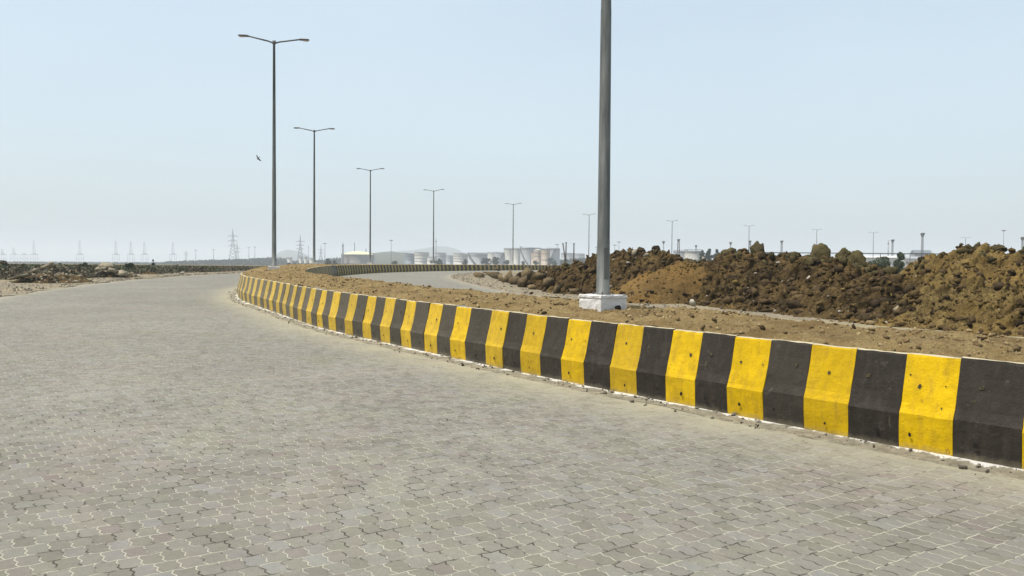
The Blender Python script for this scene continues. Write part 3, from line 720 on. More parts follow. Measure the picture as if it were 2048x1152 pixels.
# debris at the foot of the outer barrier
n = 900; ss_ = sm2[0]-3+42*rng.random(n)**1.3; oo = -W_OUT-0.02-0.34*rng.random(n)**1.7
x, y, _, _ = axis(ss_, oo); szs = 0.005+0.03*rng.random(n)**4
scatter('debris', np.stack([x, y, zg(y)+0.004+szs*0.35], 1), szs, M['gravel'], 'small stones and mortar crumbs along the foot of the near barrier', 'debris', 1, 6)
n = 130; ss_ = sm2[0]-3+36*rng.random(n); oo = -W_OUT-0.05-0.33*rng.random(n)
x, y, _, _ = axis(ss_, oo); szs = 0.006+0.028*rng.random(n)**3
scatter('debris', np.stack([x, y, zg(y)+0.004+szs*0.35], 1), szs, M['clod_dark'], 'dark crumbs lying at the foot of the near barrier', 'debris', 1, 7)
# few bits on the pavers
n = 60; xx = rng.uniform(-4, 4, n); yy = rng.uniform(4.5, 12, n); szs = rng.uniform(0.004, 0.011, n)
scatter('grit', np.stack([xx, yy, zg(yy)+szs*0.4], 1), szs, M['clod_dark'], 'a few dark specks of grit scattered on the pavers', 'grit', 0, 8)
# gravel on the verges
n = 6500; ss_ = rng.uniform(nearest_s(-2, 16), nearest_s(-13.5, 90), n); oo = ro+0.1+6.0*rng.random(n)
x, y, _, _ = axis(ss_, oo); szs = 0.012+0.055*rng.random(n)**4
scatter('gravel', np.stack([x, y, zg(y)+0.03+szs*0.3], 1), szs, M['gravel'], 'loose gravel and stones on the verge below the heaps', 'gravel', 1, 9)
n = 5200; ss_ = rng.uniform(nearest_s(-6, 22), nearest_s(-14, 95), n); oo = lo+0.05-5.0*rng.random(n)**1.3
x, y, _, _ = axis(ss_, oo); szs = 0.012+0.06*rng.random(n)**3.5
scatter('gravel', np.stack([x, y, zg(y)+0.02+szs*0.3], 1), szs, M['gravel'], 'loose stones on the left verge', 'gravel', 1, 10)

# ------------------------------------------------------------------ earth heaps on the right
toe_px = np.array([940, 980, 1050, 1100, 1200, 1300, 1400, 1500, 1600, 1800, 2048, 2300, 2600])
toe_D = np.array([62, 53, 39, 33.5, 31, 28, 26.4, 24.3, 22.5, 19.3, 17.0, 15.2, 14.0])
def heap(name, px, py, crest_back, m, seed, label, nu=520, nv=150, lump=1.0, back=4.5, edge=(0.06, 0.06), toe_shift=0.0):
    px = np.array(px, float); py = np.array(py, float)
    u = np.linspace(px[0], px[-1], nu); cpy = np.interp(u, px, py); Dt = np.interp(u, toe_px, toe_D)+toe_shift; Dc = Dt+crest_back
    zc = EYE-(cpy-(528+(u-1024)*ROLL))/F*Dc
    e = np.clip((u-px[0])/((px[-1]-px[0])*edge[0]), 0, 1)*np.clip((px[-1]-u)/((px[-1]-px[0])*edge[1]), 0, 1)
    e = np.sqrt(np.clip(e, 0, 1))
    v = np.linspace(0, 1, nv); V = np.zeros((nu, nv, 3)); kf = 0.62
    for j, t in enumerate(v):
        if t < kf: q = t/kf; D = Dt+(Dc-Dt)*q; h = q**0.85*(1-0.12*np.sin(np.pi*q))
        else: q = (t-kf)/(1-kf); D = Dc+back*q; h = np.full(nu, 0.5+0.5*math.cos(math.pi*q))
        z0 = zg(D)-0.02; V[:, j, 0] = (u-1024)/F*D; V[:, j, 1] = D; V[:, j, 2] = z0+(zc-z0)*h*e
    P = V.reshape(-1, 3); w = np.clip((P[:, 2]-zg(P[:, 1]))/0.35, 0.25, 1)
    ph = np.tile(np.clip(np.sin(np.pi*np.clip(v/kf, 0, 1)*0.98+0.0), 0, 1), nu)
    d = (-0.17+vnoise(P, 0.7, seed)*0.26*ph + vnoise(P, 1.9, seed+1)*0.10*(0.3+0.7*ph) - np.abs(vnoise(P, 2.6, seed+2))*0.16*(0.4+0.6*ph) + np.clip(0.66-worley(P+0.25*vnoise(P, 3, seed)[:, None], 1.9, seed+3), 0, 1)*0.46
         + np.clip(0.6-worley(P+0.1*vnoise(P, 6, seed+8)[:, None], 5.5, seed+4), 0, 1)*0.17 - np.abs(vnoise(P, 8, seed+9))*0.05 + vnoise(P, 17, seed+5)*0.02)*lump
    Q = P.copy(); Q[:, 2] += d*w; Q[:, 1] -= d*w*0.6; Q[:, 0] += vnoise(P, 2.5, seed+6)*0.08*w*lump
    o = mesh_obj(name, Q, grid_faces(nu, nv), m, smooth=False); tag(o, label, 'earth heap')
    return Q.reshape(nu, nv, 3), o
def clods_on(Q, name, n, m, label, seed, smin=0.015, smax=0.13, vlim=0.66, pw=5.0, urange=(0, 1), vmin=0.0):
    r = np.random.default_rng(seed); nu, nv = Q.shape[:2]
    i = (nu*(urange[0]+(urange[1]-urange[0])*r.random(n))).astype(int).clip(0, nu-1); j = (nv*(vmin+(vlim-vmin)*r.random(n))).astype(int).clip(0, nv-1)
    s = smin+(smax-smin)*r.random(n)**pw; p = Q[i, j].copy(); p[:, 2] += s*0.2
    return scatter(name, p, s, m, label, 'clods', 1, seed, 0.75)
QA, _ = heap('earth_heap', [1010, 1040, 1080, 1110, 1150, 1180, 1210, 1240, 1290, 1330, 1350, 1380, 1410, 1440],
             [556, 548, 540, 533, 524, 514, 505, 501, 497, 500, 506, 520, 530, 560], 4.2, M['heap_dark'], 31, 'dark brown earth heap behind the thick foreground lamp post', 520, 150)
QB, _ = heap('earth_heap', [1370, 1400, 1430, 1445, 1470, 1485, 1520, 1545, 1560, 1590, 1610, 1650, 1700, 1725, 1745, 1780, 1830, 1900],
             [545, 524, 512, 502, 500, 506, 503, 512, 508, 508, 509, 512, 514, 522, 530, 536, 540, 560], 5.0, M['heap_dark'], 47, 'dark earth heap topped by rounded boulders, left of the tan heap', 560, 160, toe_shift=-0.9)
QC, _ = heap('earth_heap', [1640, 1720, 1760, 1800, 1830, 1860, 1890, 1920, 1950, 1980, 2010, 2048, 2150, 2300, 2450],
             [640, 575, 548, 532, 519, 509, 502, 496, 493, 496, 498, 501, 505, 515, 560], 4.9, M['heap_tan'], 63, 'tan earth heap at the right edge, the largest heap', 620, 170, toe_shift=-1.2, lump=0.85, edge=(0.25, 0.1))
clods_on(QA, 'soil_clods', 1900, M['heap_dark'], 'dark clods on the heap behind the foreground lamp post', 71)
clods_on(QB, 'soil_clods', 2000, M['heap_dark'], 'dark clods on the heap with the rounded boulders', 72)
clods_on(QC, 'soil_clods', 2600, M['heap_dark'], 'dark clods on the tan heap', 73, 0.02, 0.11)
clods_on(QC, 'soil_clods', 2000, M['heap_tan'], 'tan clods on the tan heap', 74, 0.02, 0.09)
clods_on(QA, 'soil_clods', 60, M['boulder'], 'rough lumps along the crest of the dark heap by the lamp post', 371, 0.06, 0.20, 0.68, 1.5, (0.1, 0.95), 0.54)
clods_on(QB, 'soil_clods', 110, M['boulder'], 'rough lumps between the boulders along the crest', 372, 0.06, 0.24, 0.68, 1.5, (0.05, 0.85), 0.54)
clods_on(QC, 'soil_clods', 90, M['boulder'], 'rough lumps along the crest of the tan heap', 373, 0.05, 0.15, 0.68, 1.5, (0.15, 0.9), 0.54)
for Q_, nm, sd_ in ((QA, 'heap behind the lamp post', 271), (QB, 'heap with the rounded boulders', 272), (QC, 'tan heap', 273)):
    clods_on(Q_, 'stone_chips', 90, M['rock_pale'], 'pale stone chips sprinkled on the '+nm, sd_, 0.02, 0.10, 0.66, 3)
clods_on(QA, 'soil_clods', 260, M['clod_dark'], 'big broken lumps on the heap behind the lamp post', 171, 0.07, 0.22, 0.7, 2)
clods_on(QB, 'soil_clods', 340, M['clod_dark'], 'big broken lumps on the heap with the rounded boulders', 172, 0.07, 0.24, 0.7, 2)
clods_on(QC, 'soil_clods', 380, M['clod_dark'], 'big broken lumps on the tan heap', 173, 0.05, 0.16, 0.7, 2)
clods_on(QA, 'soil_clods', 500, M['heap_tan'], 'lighter clods on the dark heap behind the lamp post', 75, 0.02, 0.09)
clods_on(QB, 'soil_clods', 500, M['heap_tan'], 'lighter clods on the heap with the rounded boulders', 76, 0.02, 0.09)
# sandy cone lying against the dark heaps
def cone(name, px, pyt, D, rad, m, seed, label, zt=None):
    cx = W(px, D); zt = ZP(px, pyt, D); nr, na = 70, 160; V = np.zeros((nr, na, 3))
    for i in range(nr):
        q = i/(nr-1)
        for j in range(na):
            a = 2*math.pi*j/na; rr = rad*q*(1+0.12*math.sin(2*a+1)+0.06*math.sin(5*a))
            y = D+rr*math.sin(a); V[i, j] = (cx+rr*math.cos(a)*1.15, y, 0)
            z0 = zgf(y)-0.03; V[i, j, 2] = z0+(zt-z0)*(1-q)**1.0*(1-0.06*math.sin(math.pi*q)) if q > 0.06 else z0+(zt-z0)*(0.94-0.1*(q/0.06)**2+0.04)*0.96
    P = V.reshape(-1, 3); d = vnoise(P, 1.1, seed)*0.14*min(1, rad/2)+vnoise(P, 3, seed+1)*0.06+vnoise(P, 9, seed+2)*0.03+np.clip(0.55-worley(P, 4, seed), 0, 1)*0.16
    P[:, 2] += d*np.clip((P[:, 2]-zg(P[:, 1]))/0.2, 0.2, 1)
    i = np.arange(nr-1)[:, None]*na; j = np.arange(na)[None, :]
    Fc = np.stack([i+j, i+na+j, i+na+(j+1) % na, i+(j+1) % na], -1).reshape(-1, 4)
    o = mesh_obj(name, P, Fc, m, smooth=False); tag(o, label, 'earth heap'); return P.reshape(nr, na, 3)
QS = cone('sand_heap', 1372, 514, 29.0, 2.5, M['heap_sand'], 5, 'orange sandy cone of soil between the two dark heaps')
cone('sand_heap', 1452, 541, 28.6, 1.9, M['heap_sand'], 15, 'fainter orange lobe of soil just right of the sandy cone')
clods_on(QS, 'soil_clods', 1300, M['heap_sand'], 'sandy clods on the orange cone', 77, 0.015, 0.10, 1.0, 5, (0.1, 1))
clods_on(QS, 'soil_clods', 650, M['clod_dark'], 'dark clods round the foot of the orange cone', 78, 0.02, 0.14, 1.0, 4, (0.72, 1))
cone('sand_heap', 300, 543, 62, 0.85, M['heap_sand'], 9, 'small low orange sand mound on the left verge')

# boulders standing on the heaps
TOPB = [(1458, 500, 30, 26, 'weathered upright boulder, leftmost on the crest of the boulder-topped heap'), (1509, 502, 26, 34, 'pointed boulder on the crest of the boulder-topped heap'),
        (1578, 508, 36, 15, 'low flat boulder just left of the big rounded one on the crest'), (1632, 510, 38, 36, 'biggest rounded boulder on the crest of the heap'),
        (1680, 511, 25, 28, 'olive rounded boulder between two others on the crest'), (1705, 512, 24, 26, 'rightmost blocky boulder on the crest, beside the gap')]
for k, (px, py, wpx, hpx, lab) in enumerate(TOPB):
    D = float(np.interp(px, toe_px, toe_D))+4.5; sc = D/F
    rock('boulder', (W(px, D), D-0.2, ZP(px, py+6, D)), (wpx*sc*0.62, wpx*sc*0.55, hpx*sc*(0.95 if k == 1 else 0.75)), 0.6*k, 200+k*3, M['boulder'], lab, 'boulder', 'boulders on the crest of the dark heap', (0.1*k-0.2, 0.12), 0.35, 3, 0.17)
r_ = random.Random(5)
for k, (px, py, w_, lab) in enumerate([(1928, 490, 14, 'dark lump, left one on the crest of the tan heap'), (1947, 486, 16, 'dark lump with the highest top on the tan heap'), (1987, 491, 20, 'dark lump right of the two highest on the tan heap'), (1912, 497, 10, 'small dark lump leftmost on the crest of the tan heap'), (2044, 497, 26, 'dark lump on the tan heap cut by the right edge')]):
    D = float(np.interp(px, toe_px, toe_D))+3.9; sc = D/F
    rock('boulder', (W(px, D), D-0.2, ZP(px, py+9, D)), (w_*sc*0.75, w_*sc*0.6, w_*sc*0.62), k, 300+k, M['boulder'], lab, 'boulder', 'dark lumps on the crest of the tan heap', (0, 0.1), 0.4, 3, 0.2)
# tumbled slabs at the left toe of the dark heap
TOE = [(958, 556, 20, 14, 'rock', 'small tan rock at the pointed left tip of the rock row'), (984, 549, 34, 18, 'rock', 'tan slab rock third from the left of the toe rocks'), (993, 539, 15, 7, 'rock', 'flat pale rock resting on top of the left rocks'),
       (1003, 556, 22, 18, 'rock', 'dark-sided rock under the flat pale one'), (1018, 552, 30, 26, 'rock', 'upright brown rock at the middle of the toe rocks'), (1032, 566, 28, 30, 'rock', 'tall brown slab leaning right over a dark hollow'),
       (1052, 549, 30, 22, 'rock', 'broad tan boulder behind the leaning slab'), (1050, 571, 34, 26, 'rock', 'big wedge-shaped tan rock at the front of the heap toe'), (1075, 553, 28, 20, 'rock', 'tan rock sloping into the dark heap'),
       (1070, 574, 22, 16, 'rock', 'brown rock right of the big wedge'), (1095, 562, 26, 18, 'rock', 'brown rock half buried in the left flank of the dark heap'), (1112, 576, 28, 22, 'rock', 'rounded brown rock low on the left flank of the dark heap'),
       (1150, 580, 22, 14, 'rock', 'lowest brown rock on the left flank of the dark heap'), (1110, 585, 12, 8, 'rock_pale', 'pale stone on the gravel before the dark heap')]
for k, (px, py, wpx, hpx, mm, lab) in enumerate(TOE):
    D = float(np.interp(px, toe_px, toe_D))+0.3+0.1*max(0, 575-py)*0.35; sc = D/F
    rock('rock', (W(px, D), D, max(ZP(px, py+hpx*0.1, D), zgf(D)+hpx*sc*0.3)), (wpx*sc*0.72, wpx*sc*0.5, hpx*sc*0.72), 0.7*k, 400+k*7, M[mm], lab, 'rock', 'tumbled rocks at the toe of the dark heap', (r_.uniform(-0.4, 0.4), r_.uniform(-0.4, 0.4)), 1.0, 2, 0.06)
# pale stones lodged in the heaps
PALE = [(1292, 512, 12, 8, 'pale grey stone high on the dark heap'), (1267, 508, 14, 10, 'dull grey stone high on the dark heap, left of a pale one'), (1120, 556, 10, 4, 'pale sliver of stone on the left flank of the dark heap'), (1255, 528, 14, 5, 'long pale stone just right of the foreground lamp post'),
        (1234, 540, 9, 4, 'small white stone close right of the foreground lamp post'), (1221, 574, 6, 5, 'tiny white stone low beside the foreground lamp post'), (1140, 574, 10, 7, 'light stone low on the left flank of the dark heap'), (1270, 598, 20, 8, 'flat pale stone at the foot of the dark heap, right of the white block'),
        (1388, 604, 16, 12, 'angular pale stone at the foot of the sandy cone'), (1460, 528, 12, 7, 'pale oval stone near the crest right of the sandy cone'), (1525, 550, 12, 7, 'white stone in the middle of the boulder-topped heap'), (1555, 528, 7, 4, 'tiny white stone under the crest boulders'),
        (1750, 568, 24, 18, 'largest pale angular stone on the tan heap, with a dark hollow beneath'), (1617, 560, 10, 8, 'round white stone left of the largest pale stone'), (1784, 596, 18, 12, 'light tan stone below the largest pale one'), (1794, 625, 16, 12, 'grey stone low on the tan heap'), (2008, 640, 14, 8, 'flat tan stone low at the right of the tan heap')]
for k, (px, py, wpx, hpx, lab) in enumerate(PALE):
    Qx = QA if px < 1345 else (QB if px < 1650 else QC)
    P = Qx.reshape(-1, 3); P = P[::3]
    pu = 1024+P[:, 0]/P[:, 1]*F; pv = 528+(pu-1024)*ROLL+(EYE-P[:, 2])/P[:, 1]*F
    j = np.argmin((pu-px)**2+(pv-py)**2+0.0*P[:, 1]); x, y, z = P[j]; sc = y/F
    if k == 8: y -= 1.6; x = W(px, y); z = zgf(y)+0.15
    rock('rock', (x, y-wpx*sc*0.4, z+0.03), (wpx*sc*0.75, wpx*sc*0.55, hpx*sc*0.8), k*1.1, 500+k*3, M['rock_pale'] if k not in (1, 12, 14, 15, 16) else M['slab'], lab, 'rock', 'pale stones lodged in the earth heaps', (r_.uniform(-0.3, 0.3), r_.uniform(-0.3, 0.3)), 1.0, 2, 0.06)
# a few larger lumps lying on the median soil
for k, (px, py, wpx, lab) in enumerate([(1742, 657, 18, 'grey lump of soil on the median near the hidden barrier top'), (1726, 655, 11, 'small lump left of the grey lump on the median'), (1867, 664, 12, 'dark lump on the median below the tan heap'), (1989, 683, 16, 'brown lump on the median at the far right'), (1940, 672, 13, 'tan lump on the median against the thin barrier top'), (1063, 592, 9, 'dark lump on the median soil left of the white block'), (942, 585, 8, 'lone dark lump on the median above the yellow and black blocks'), (1430, 651, 14, 'dark flat lump on the median soil right of the white block')]):
    D = 0.80
    D = (EYE-0.80)/((py-HY(px))/F+0.013); s_ = D/F
    rock('clod', (W(px, D), D, zgf(D)+0.80+0.05+wpx*s_*0.12), (wpx*s_*0.55, wpx*s_*0.45, wpx*s_*0.3), k, 600+k, M['clod_soil'] if k in (0, 1, 3, 4) else M['clod_dark'], lab, 'soil lump', 'larger lumps on the median soil', (0.1, 0.2), 0.5, 2, 0.15)

# ------------------------------------------------------------------ rubble on the left
def rubble(px0, px1, ytop, ybase, D, label, seed, slabs):
    wid = (px1-px0)/F*D; cx = W((px0+px1)/2, D); ht = ZP((px0+px1)/2, ytop, D)-zgf(D)
    nu, nv = 120, 70; V = np.zeros((nu, nv, 3)); u = np.linspace(-1, 1, nu)[:, None]; v = np.linspace(-1, 1, nv)[None, :]
    V[..., 0] = cx+u*wid/2*1.05+0*v; V[..., 1] = D+0.8+v*1.5+0*u
    h = np.clip(1-u**2, 0, 1)**0.8*np.clip(1-v**2, 0, 1)**0.8*ht*0.55
    V[..., 2] = zg(V[..., 1])-0.03+h; P = V.reshape(-1, 3)
    P[:, 2] += (vnoise(P, 2.2, seed)*0.1+vnoise(P, 6, seed+1)*0.05+np.clip(0.6-worley(P, 4, seed), 0, 1)*0.18)*np.clip(h.ravel()/0.2, 0, 1)
    o = mesh_obj('rubble_heap', P, grid_faces(nu, nv), M['heap_dark'], smooth=False); tag(o, label, 'rubble heap')
    clods_on(P.reshape(nu, nv, 3), 'soil_clods', 420, M['slab'], 'stones and clods on the '+label, seed+9, 0.015, 0.14, 1.0, 4.5)
    for k, (px, py, wpx, hpx, tl, lab) in enumerate(slabs):
        d = D-0.55+0.2*(k % 3); sc = d/F; V, Fc = slab_shape(seed*10+k, (wpx*sc*0.48, wpx*sc*0.42, hpx*sc*0.42))
        q = mesh_obj('broken_slab', V, Fc, M['slab']); q.location = (W(px, d), d, ZP(px, py, d)); q.rotation_euler = (0.25+0.12*((k % 3)-1), tl, 0.3*((k % 4)-1.5))
        tag(q, lab, 'slab', 'broken slabs on the left verge')
rubble(28, 152, 533, 565, 40.5, 'larger rubble heap near the left edge with tilted slabs', 81,
       [(42, 553, 34, 4, -0.25, 'lowest long slab of the larger rubble heap'), (62, 544, 24, 5, -0.45, 'tilted slab in the middle of the larger rubble heap'), (72, 541, 12, 8, -0.2, 'chunky block on the larger rubble heap'), (92, 532, 20, 4, -0.35, 'slab near the top of the larger rubble heap'), (100, 529, 12, 4, -0.7, 'topmost upturned slab of the larger rubble heap'), (53, 562, 14, 8, 0.1, 'rock at the foot of the larger rubble heap')])
rubble(168, 256, 531, 552, 51, 'smaller rubble heap of pale slabs right of the larger one', 91,
       [(192, 540, 26, 4, -0.1, 'pale slab at the left of the smaller rubble heap'), (203, 536, 24, 4, -0.1, 'flat slab in the middle of the smaller rubble heap'), (214, 531, 26, 4, 0.0, 'topmost flat slab of the smaller rubble heap'), (226, 541, 16, 6, 0.4, 'sloping slab right of the middle of the smaller rubble heap'), (243, 547, 20, 5, 0.3, 'pale low slab at the right end of the smaller rubble heap'), (192, 549, 18, 5, -0.3, 'low slab at the left foot of the smaller rubble heap'), (164, 550, 18, 4, 0.35, 'reddish slab lying between the two rubble heaps')])
for k, (px, py, wpx, lab) in enumerate([(363, 546, 11, 'white stone on the left verge near the bend'), (280, 546, 9, 'stone beside the small orange sand mound'), (405, 544, 8, 'small stone farthest along the left verge')]):
    D = 62+8*k; rock('rock', (W(px, D), D, zgf(D)+0.12), (wpx*D/F*0.6, 0.2, 0.16), k, 700+k, M['rock_pale'] if k == 0 else M['rock'], lab, 'rock')

# ------------------------------------------------------------------ vegetation
def leaves(centers, radii, n_each, size, seed, squash=1.0):
    """leaf quads in clumps: returns vertices and faces"""
    r = np.random.default_rng(seed); AV = []
    for (c, rad, n) in zip(centers, radii, n_each):
        d = r.normal(size=(n, 3)); d /= np.linalg.norm(d, axis=1)[:, None]; q = r.random(n)**0.45
        p = np.asarray(c)+d*q[:, None]*np.asarray(rad)
        a = r.normal(size=(n, 3)); a /= np.linalg.norm(a, axis=1)[:, None]; b = np.cross(a, r.normal(size=(n, 3))); b /= np.linalg.norm(b, axis=1)[:, None]
        s = size*r.uniform(0.6, 1.5, n)[:, None]
        AV.append(np.stack([p-a*s, p-b*s*0.5, p+a*s, p+b*s*0.5], 1).reshape(-1, 3))
    V = np.concatenate(AV); Fc = np.arange(len(V)).reshape(-1, 4); return V, Fc
# far scrub belt left of the road (nobody could count it)
r = np.random.default_rng(12); cs = []; rd = []; ne = []
for k in range(620):
    D = r.uniform(44, 108); px = r.uniform(-150, 500); x = W(px, D)
    s_ = nearest_s(x, D); ax, ay, tx, ty = axis(s_); offx = (x-ax)*ty-(D-ay)*tx
    if offx > lo-3.2: continue
    h = max(0.16, (1.6-0.0054*D-zgf(D))*r.uniform(0.5, 1.1)); cs.append((x, D, zgf(D)+h*0.4)); rd.append((r.uniform(0.6, 1.5), r.uniform(0.6, 1.2), h*0.65)); ne.append(int(r.uniform(110, 190)))
V, Fc = leaves(cs, rd, ne, 0.085, 13); o = mesh_obj('scrub', V, Fc, M['scrub']); tag(o, 'low dry scrub covering the ground beyond the left verge', 'scrub', kind='stuff')
cs = []; rd = []; ne = []
for k in range(90):
    D = r.uniform(50, 100); px = r.uniform(-100, 420); x = W(px, D)
    s_ = nearest_s(x, D); ax, ay, tx, ty = axis(s_); offx = (x-ax)*ty-(D-ay)*tx
    if offx > lo-4: continue
    h = max(0.2, (1.62-0.0060*D-zgf(D))*r.uniform(0.75, 1.1)); cs.append((x, D, zgf(D)+h*0.45)); rd.append((r.uniform(0.8, 1.6), 0.9, h*0.62)); ne.append(260)
V, Fc = leaves(cs, rd, ne, 0.08, 14); o = mesh_obj('scrub', V, Fc, M['leaf']); tag(o, 'greener low bushes mixed into the scrub on the left', 'scrub', kind='stuff')

def tree(name, px, pyt, pw, D, m, label, seed, group=None, cat='tree', trunk=True, zb=None, leafn=1500, ls=None):
    """crown pw photo pixels wide, top at row pyt"""
    x = W(px, D); z0 = zgf(D, x) if zb is None else zb; zt = ZP(px, pyt, D); h = zt-z0; w = pw/F*D/2
    root = empty(name, (x, D, z0)); tag(root, label, cat, group); r = np.random.default_rng(seed)
    t = MB(); hh = h*0.55
    t.tube((0, 0, -0.1), (0.03*w, 0, hh*0.6), h*0.035, h*0.022, 7); t.tube((0.03*w, 0, hh*0.6), (-0.05*w, 0, hh*1.3), h*0.022, h*0.01, 6)
    for k in range(5):
        a = k*1.3; t.tube((0.02*w, 0, hh*(0.4+0.1*k)), (w*0.6*math.cos(a), w*0.6*math.sin(a), hh*(0.8+0.13*k)), h*0.014, h*0.005, 5)
    t.build('trunk', M['bark'], root)
    nc = 11; cs, rd = [], []
    for k in range(nc):
        a = r.uniform(0, 2*math.pi); q = r.uniform(0.15, 0.75)*w; zz = r.uniform(0.14, 0.84)*h; f = 1-abs(zz/h-0.5)*0.7
        cs.append((q*f*math.cos(a), q*f*math.sin(a), zz)); rad = r.uniform(0.32, 0.52)*w; rd.append((rad, rad, min(rad, h*0.24)*r.uniform(0.8, 1.1)))
    cs.append((0, 0, h*0.9)); rd.append((w*0.3, w*0.3, h*0.1))
    V, Fc = leaves(cs, rd, [leafn//nc]*len(cs), ls or max(w, h)*0.06, seed); mesh_obj('crown', V, Fc, m, root)
    return root
G1 = 'dark trees standing in front of the storage tanks'
for k, (px, pyt, pw, lab) in enumerate([(790, 522, 20, 'low tree left of the slate-sided tank'), (866, 520, 14, 'small tree at the foot of the low white tank'), (878, 517, 16, 'dark tree before the grey tank behind the lamp post'), (930, 519, 14, 'dark tree at the right foot of the broad white tank'),
      (972, 516, 22, 'broad dark tree before the second broad tank'), (990, 514, 18, 'rounded dark tree before the tanks with sloping stairs'), (1014, 520, 16, 'low tree left foot of the tall white tanks'), (1046, 522, 12, 'small tree between the tall white tanks'),
      (1072, 521, 14, 'low tree before the small rust-streaked tank'), (1104, 516, 26, 'broad tree right of the rust-streaked tanks'), (1130, 518, 24, 'dark tree behind the dark posts'), (1160, 519, 22, 'dark tree right of the dark posts')]):
    tree('tree', px, pyt, pw, 520+12*k, M['leaf_dark'], lab, 900+k, G1)
for k, (px, pyt, pw, lab) in enumerate([(1404, 501, 14, 'leftmost tree of the clump behind the heap saddle'), (1418, 498, 16, 'tallest tree of the clump behind the heap saddle'), (1433, 499, 15, 'third tree from the left behind the heap saddle'), (1446, 502, 14, 'rightmost tree behind the heap saddle')]):
    tree('tree', px, pyt, pw, 330, M['leaf_dark'], lab, 930+k, 'trees seen through the saddle of the dark heaps')
tree('bush', 1768, 513, 60, 64, M['leaf_grey'], 'green bush seen through the gap between the heaps', 941, cat='bush', leafn=9000, ls=0.05)
tree('bush', 1799, 504, 36, 62, M['leaf_grey'], 'taller green bush at the right of the gap between the heaps', 942, cat='bush', leafn=7500, ls=0.05)
tree('bush', 6, 522, 26, 58, M['scrub'], 'brown bush at the left edge of the frame', 947, cat='bush', leafn=2600)
tree('bush', 306, 519, 7, 96, M['leaf_dark'], 'small upright dark bush above the scrub on the left', 943, cat='bush')
tree('bush', 432, 536, 20, 84, M['leaf'], 'bright green bush by the bend at the end of the left verge', 944, cat='bush', leafn=1500)
tree('bush', 262, 526, 26, 66, M['leaf'], 'green bush right of the smaller rubble heap', 945, cat='bush', leafn=2600)
tree('bush', 170, 525, 28, 60, M['leaf'], 'green bush between the two rubble heaps', 946, cat='bush', leafn=2600)
for k, (px, pyt, pw, lab) in enumerate([(655, 517, 16, 'dark tree left of the domed brown tank'), (668, 520, 12, 'small dark tree touching the domed brown tank'), (578, 525, 12, 'low tree before the small white tanks'), (590, 526, 10, 'lowest tree before the small white tanks')]):
    tree('tree', px, pyt, pw, 480, M['leaf_dark'], lab, 960+k, 'dark trees left of the domed tank')
def wood(name, px0, px1, ytops, D, label, seed, n=260, m=None):
    r = np.random.default_rng(seed); cs, rd = [], []
    for k in range(n):
        px = r.uniform(px0, px1); d = D*r.uniform(0.97, 1.06); yt = np.interp(px, np.linspace(px0, px1, len(ytops)), ytops)
        h = max(2.0, (ZP(px, yt, d)-zgf(d, W(px, d)))*r.uniform(0.75, 1.05)); cs.append((W(px, d), d, zgf(d, W(px, d))+h*0.5)); rd.append((h*r.uniform(0.6, 1.1), h*0.6, h*0.5))
    V, Fc = leaves(cs, rd, [110]*n, D*0.0011, seed); o = mesh_obj(name, V, Fc, m or M['leaf_dark']); tag(o, label, 'woodland', kind='stuff'); return o
wood('far_woodland', -60, 330, [524, 524, 525, 525], 1100, 'thin dark line of far trees under the port cranes', 31, 260)
wood('far_woodland', 330, 560, [523, 520, 518, 514], 900, 'far tree belt rising towards the tallest lamp post', 32, 320)
wood('far_woodland', 560, 700, [521, 522, 518, 512], 1000, 'far tree belt left of the domed tank', 33, 160)
wood('far_woodland', 1120, 1240, [520, 516, 514, 512], 900, 'far trees beyond the left flank of the dark heap', 34, 160)

# hills
def hill(px0, px1, tops, D, label, seed, depth=900):
    nu, nv = 120, 16; u = np.linspace(0, 1, nu); px = px0+(px1-px0)*u; yt = np.interp(u, np.linspace(0, 1, len(tops)), tops)
    V = np.zeros((nu, nv, 3))
    for j in range(nv):
        q = j/(nv-1); d = D+depth*(q-0.5)*2; hh = math.sin(math.pi*q)**0.8
        z = ZP(px, yt, D); V[:, j, 0] = (px-1024)/F*d; V[:, j, 1] = d; V[:, j, 2] = zgf(D)-5+np.maximum(z-zgf(D)+5, 0)*hh
    P = V.reshape(-1, 3); P[:, 2] += vnoise(P, 0.012, seed)*3*np.clip(P[:, 2]/10, 0, 1)+vnoise(P, 0.05, seed+1)*1.5*np.clip(P[:, 2]/10, 0, 1)
    o = mesh_obj('hill', P, grid_faces(nu, nv), M['hill'], smooth=True); tag(o, label, 'hill', kind='structure')
hill(640, 905, [525, 518, 513, 508, 506, 504, 506, 513, 520, 526], 1300, 'dark wooded hill behind the domed tank', 51, 300)
hill(530, 640, [525, 512, 503, 500, 502, 508, 518, 526], 3400, 'pale hazy hill left of the domed tank', 52, 500)
hill(760, 960, [522, 506, 502, 500, 497, 493, 494, 500, 512, 524], 3800, 'palest hazy hill above the left tanks', 53, 500)
hill(1150, 1420, [524, 514, 510, 508, 510, 512, 514, 522], 3000, 'low hazy rise behind the dark heap', 54, 400)

# ------------------------------------------------------------------ low wall far left
wl = empty('boundary_wall', (W(-200, 118), 118, zgf(118))); tag(wl, 'long low boundary wall with a pale top beyond the scrub', 'wall')
pA, pB = Vector((W(-300, 116), 116, 0)), Vector((W(560, 112), 112, 0)); dv = pB-pA; L_ = dv.length; az = math.atan2(dv.y, dv.x); mid_ = (pA+pB)/2-wl.location
m_ = MB(); m_.box((mid_.x, mid_.y, 0.18), (L_, 0.25, 0.46), az)
m_.build('wall', M['black_shade_dirty'], wl)
m_ = MB(); m_.box((mid_.x, mid_.y, 0.46), (L_, 0.6, 0.1), az); m_.build('coping', M['top'], wl)

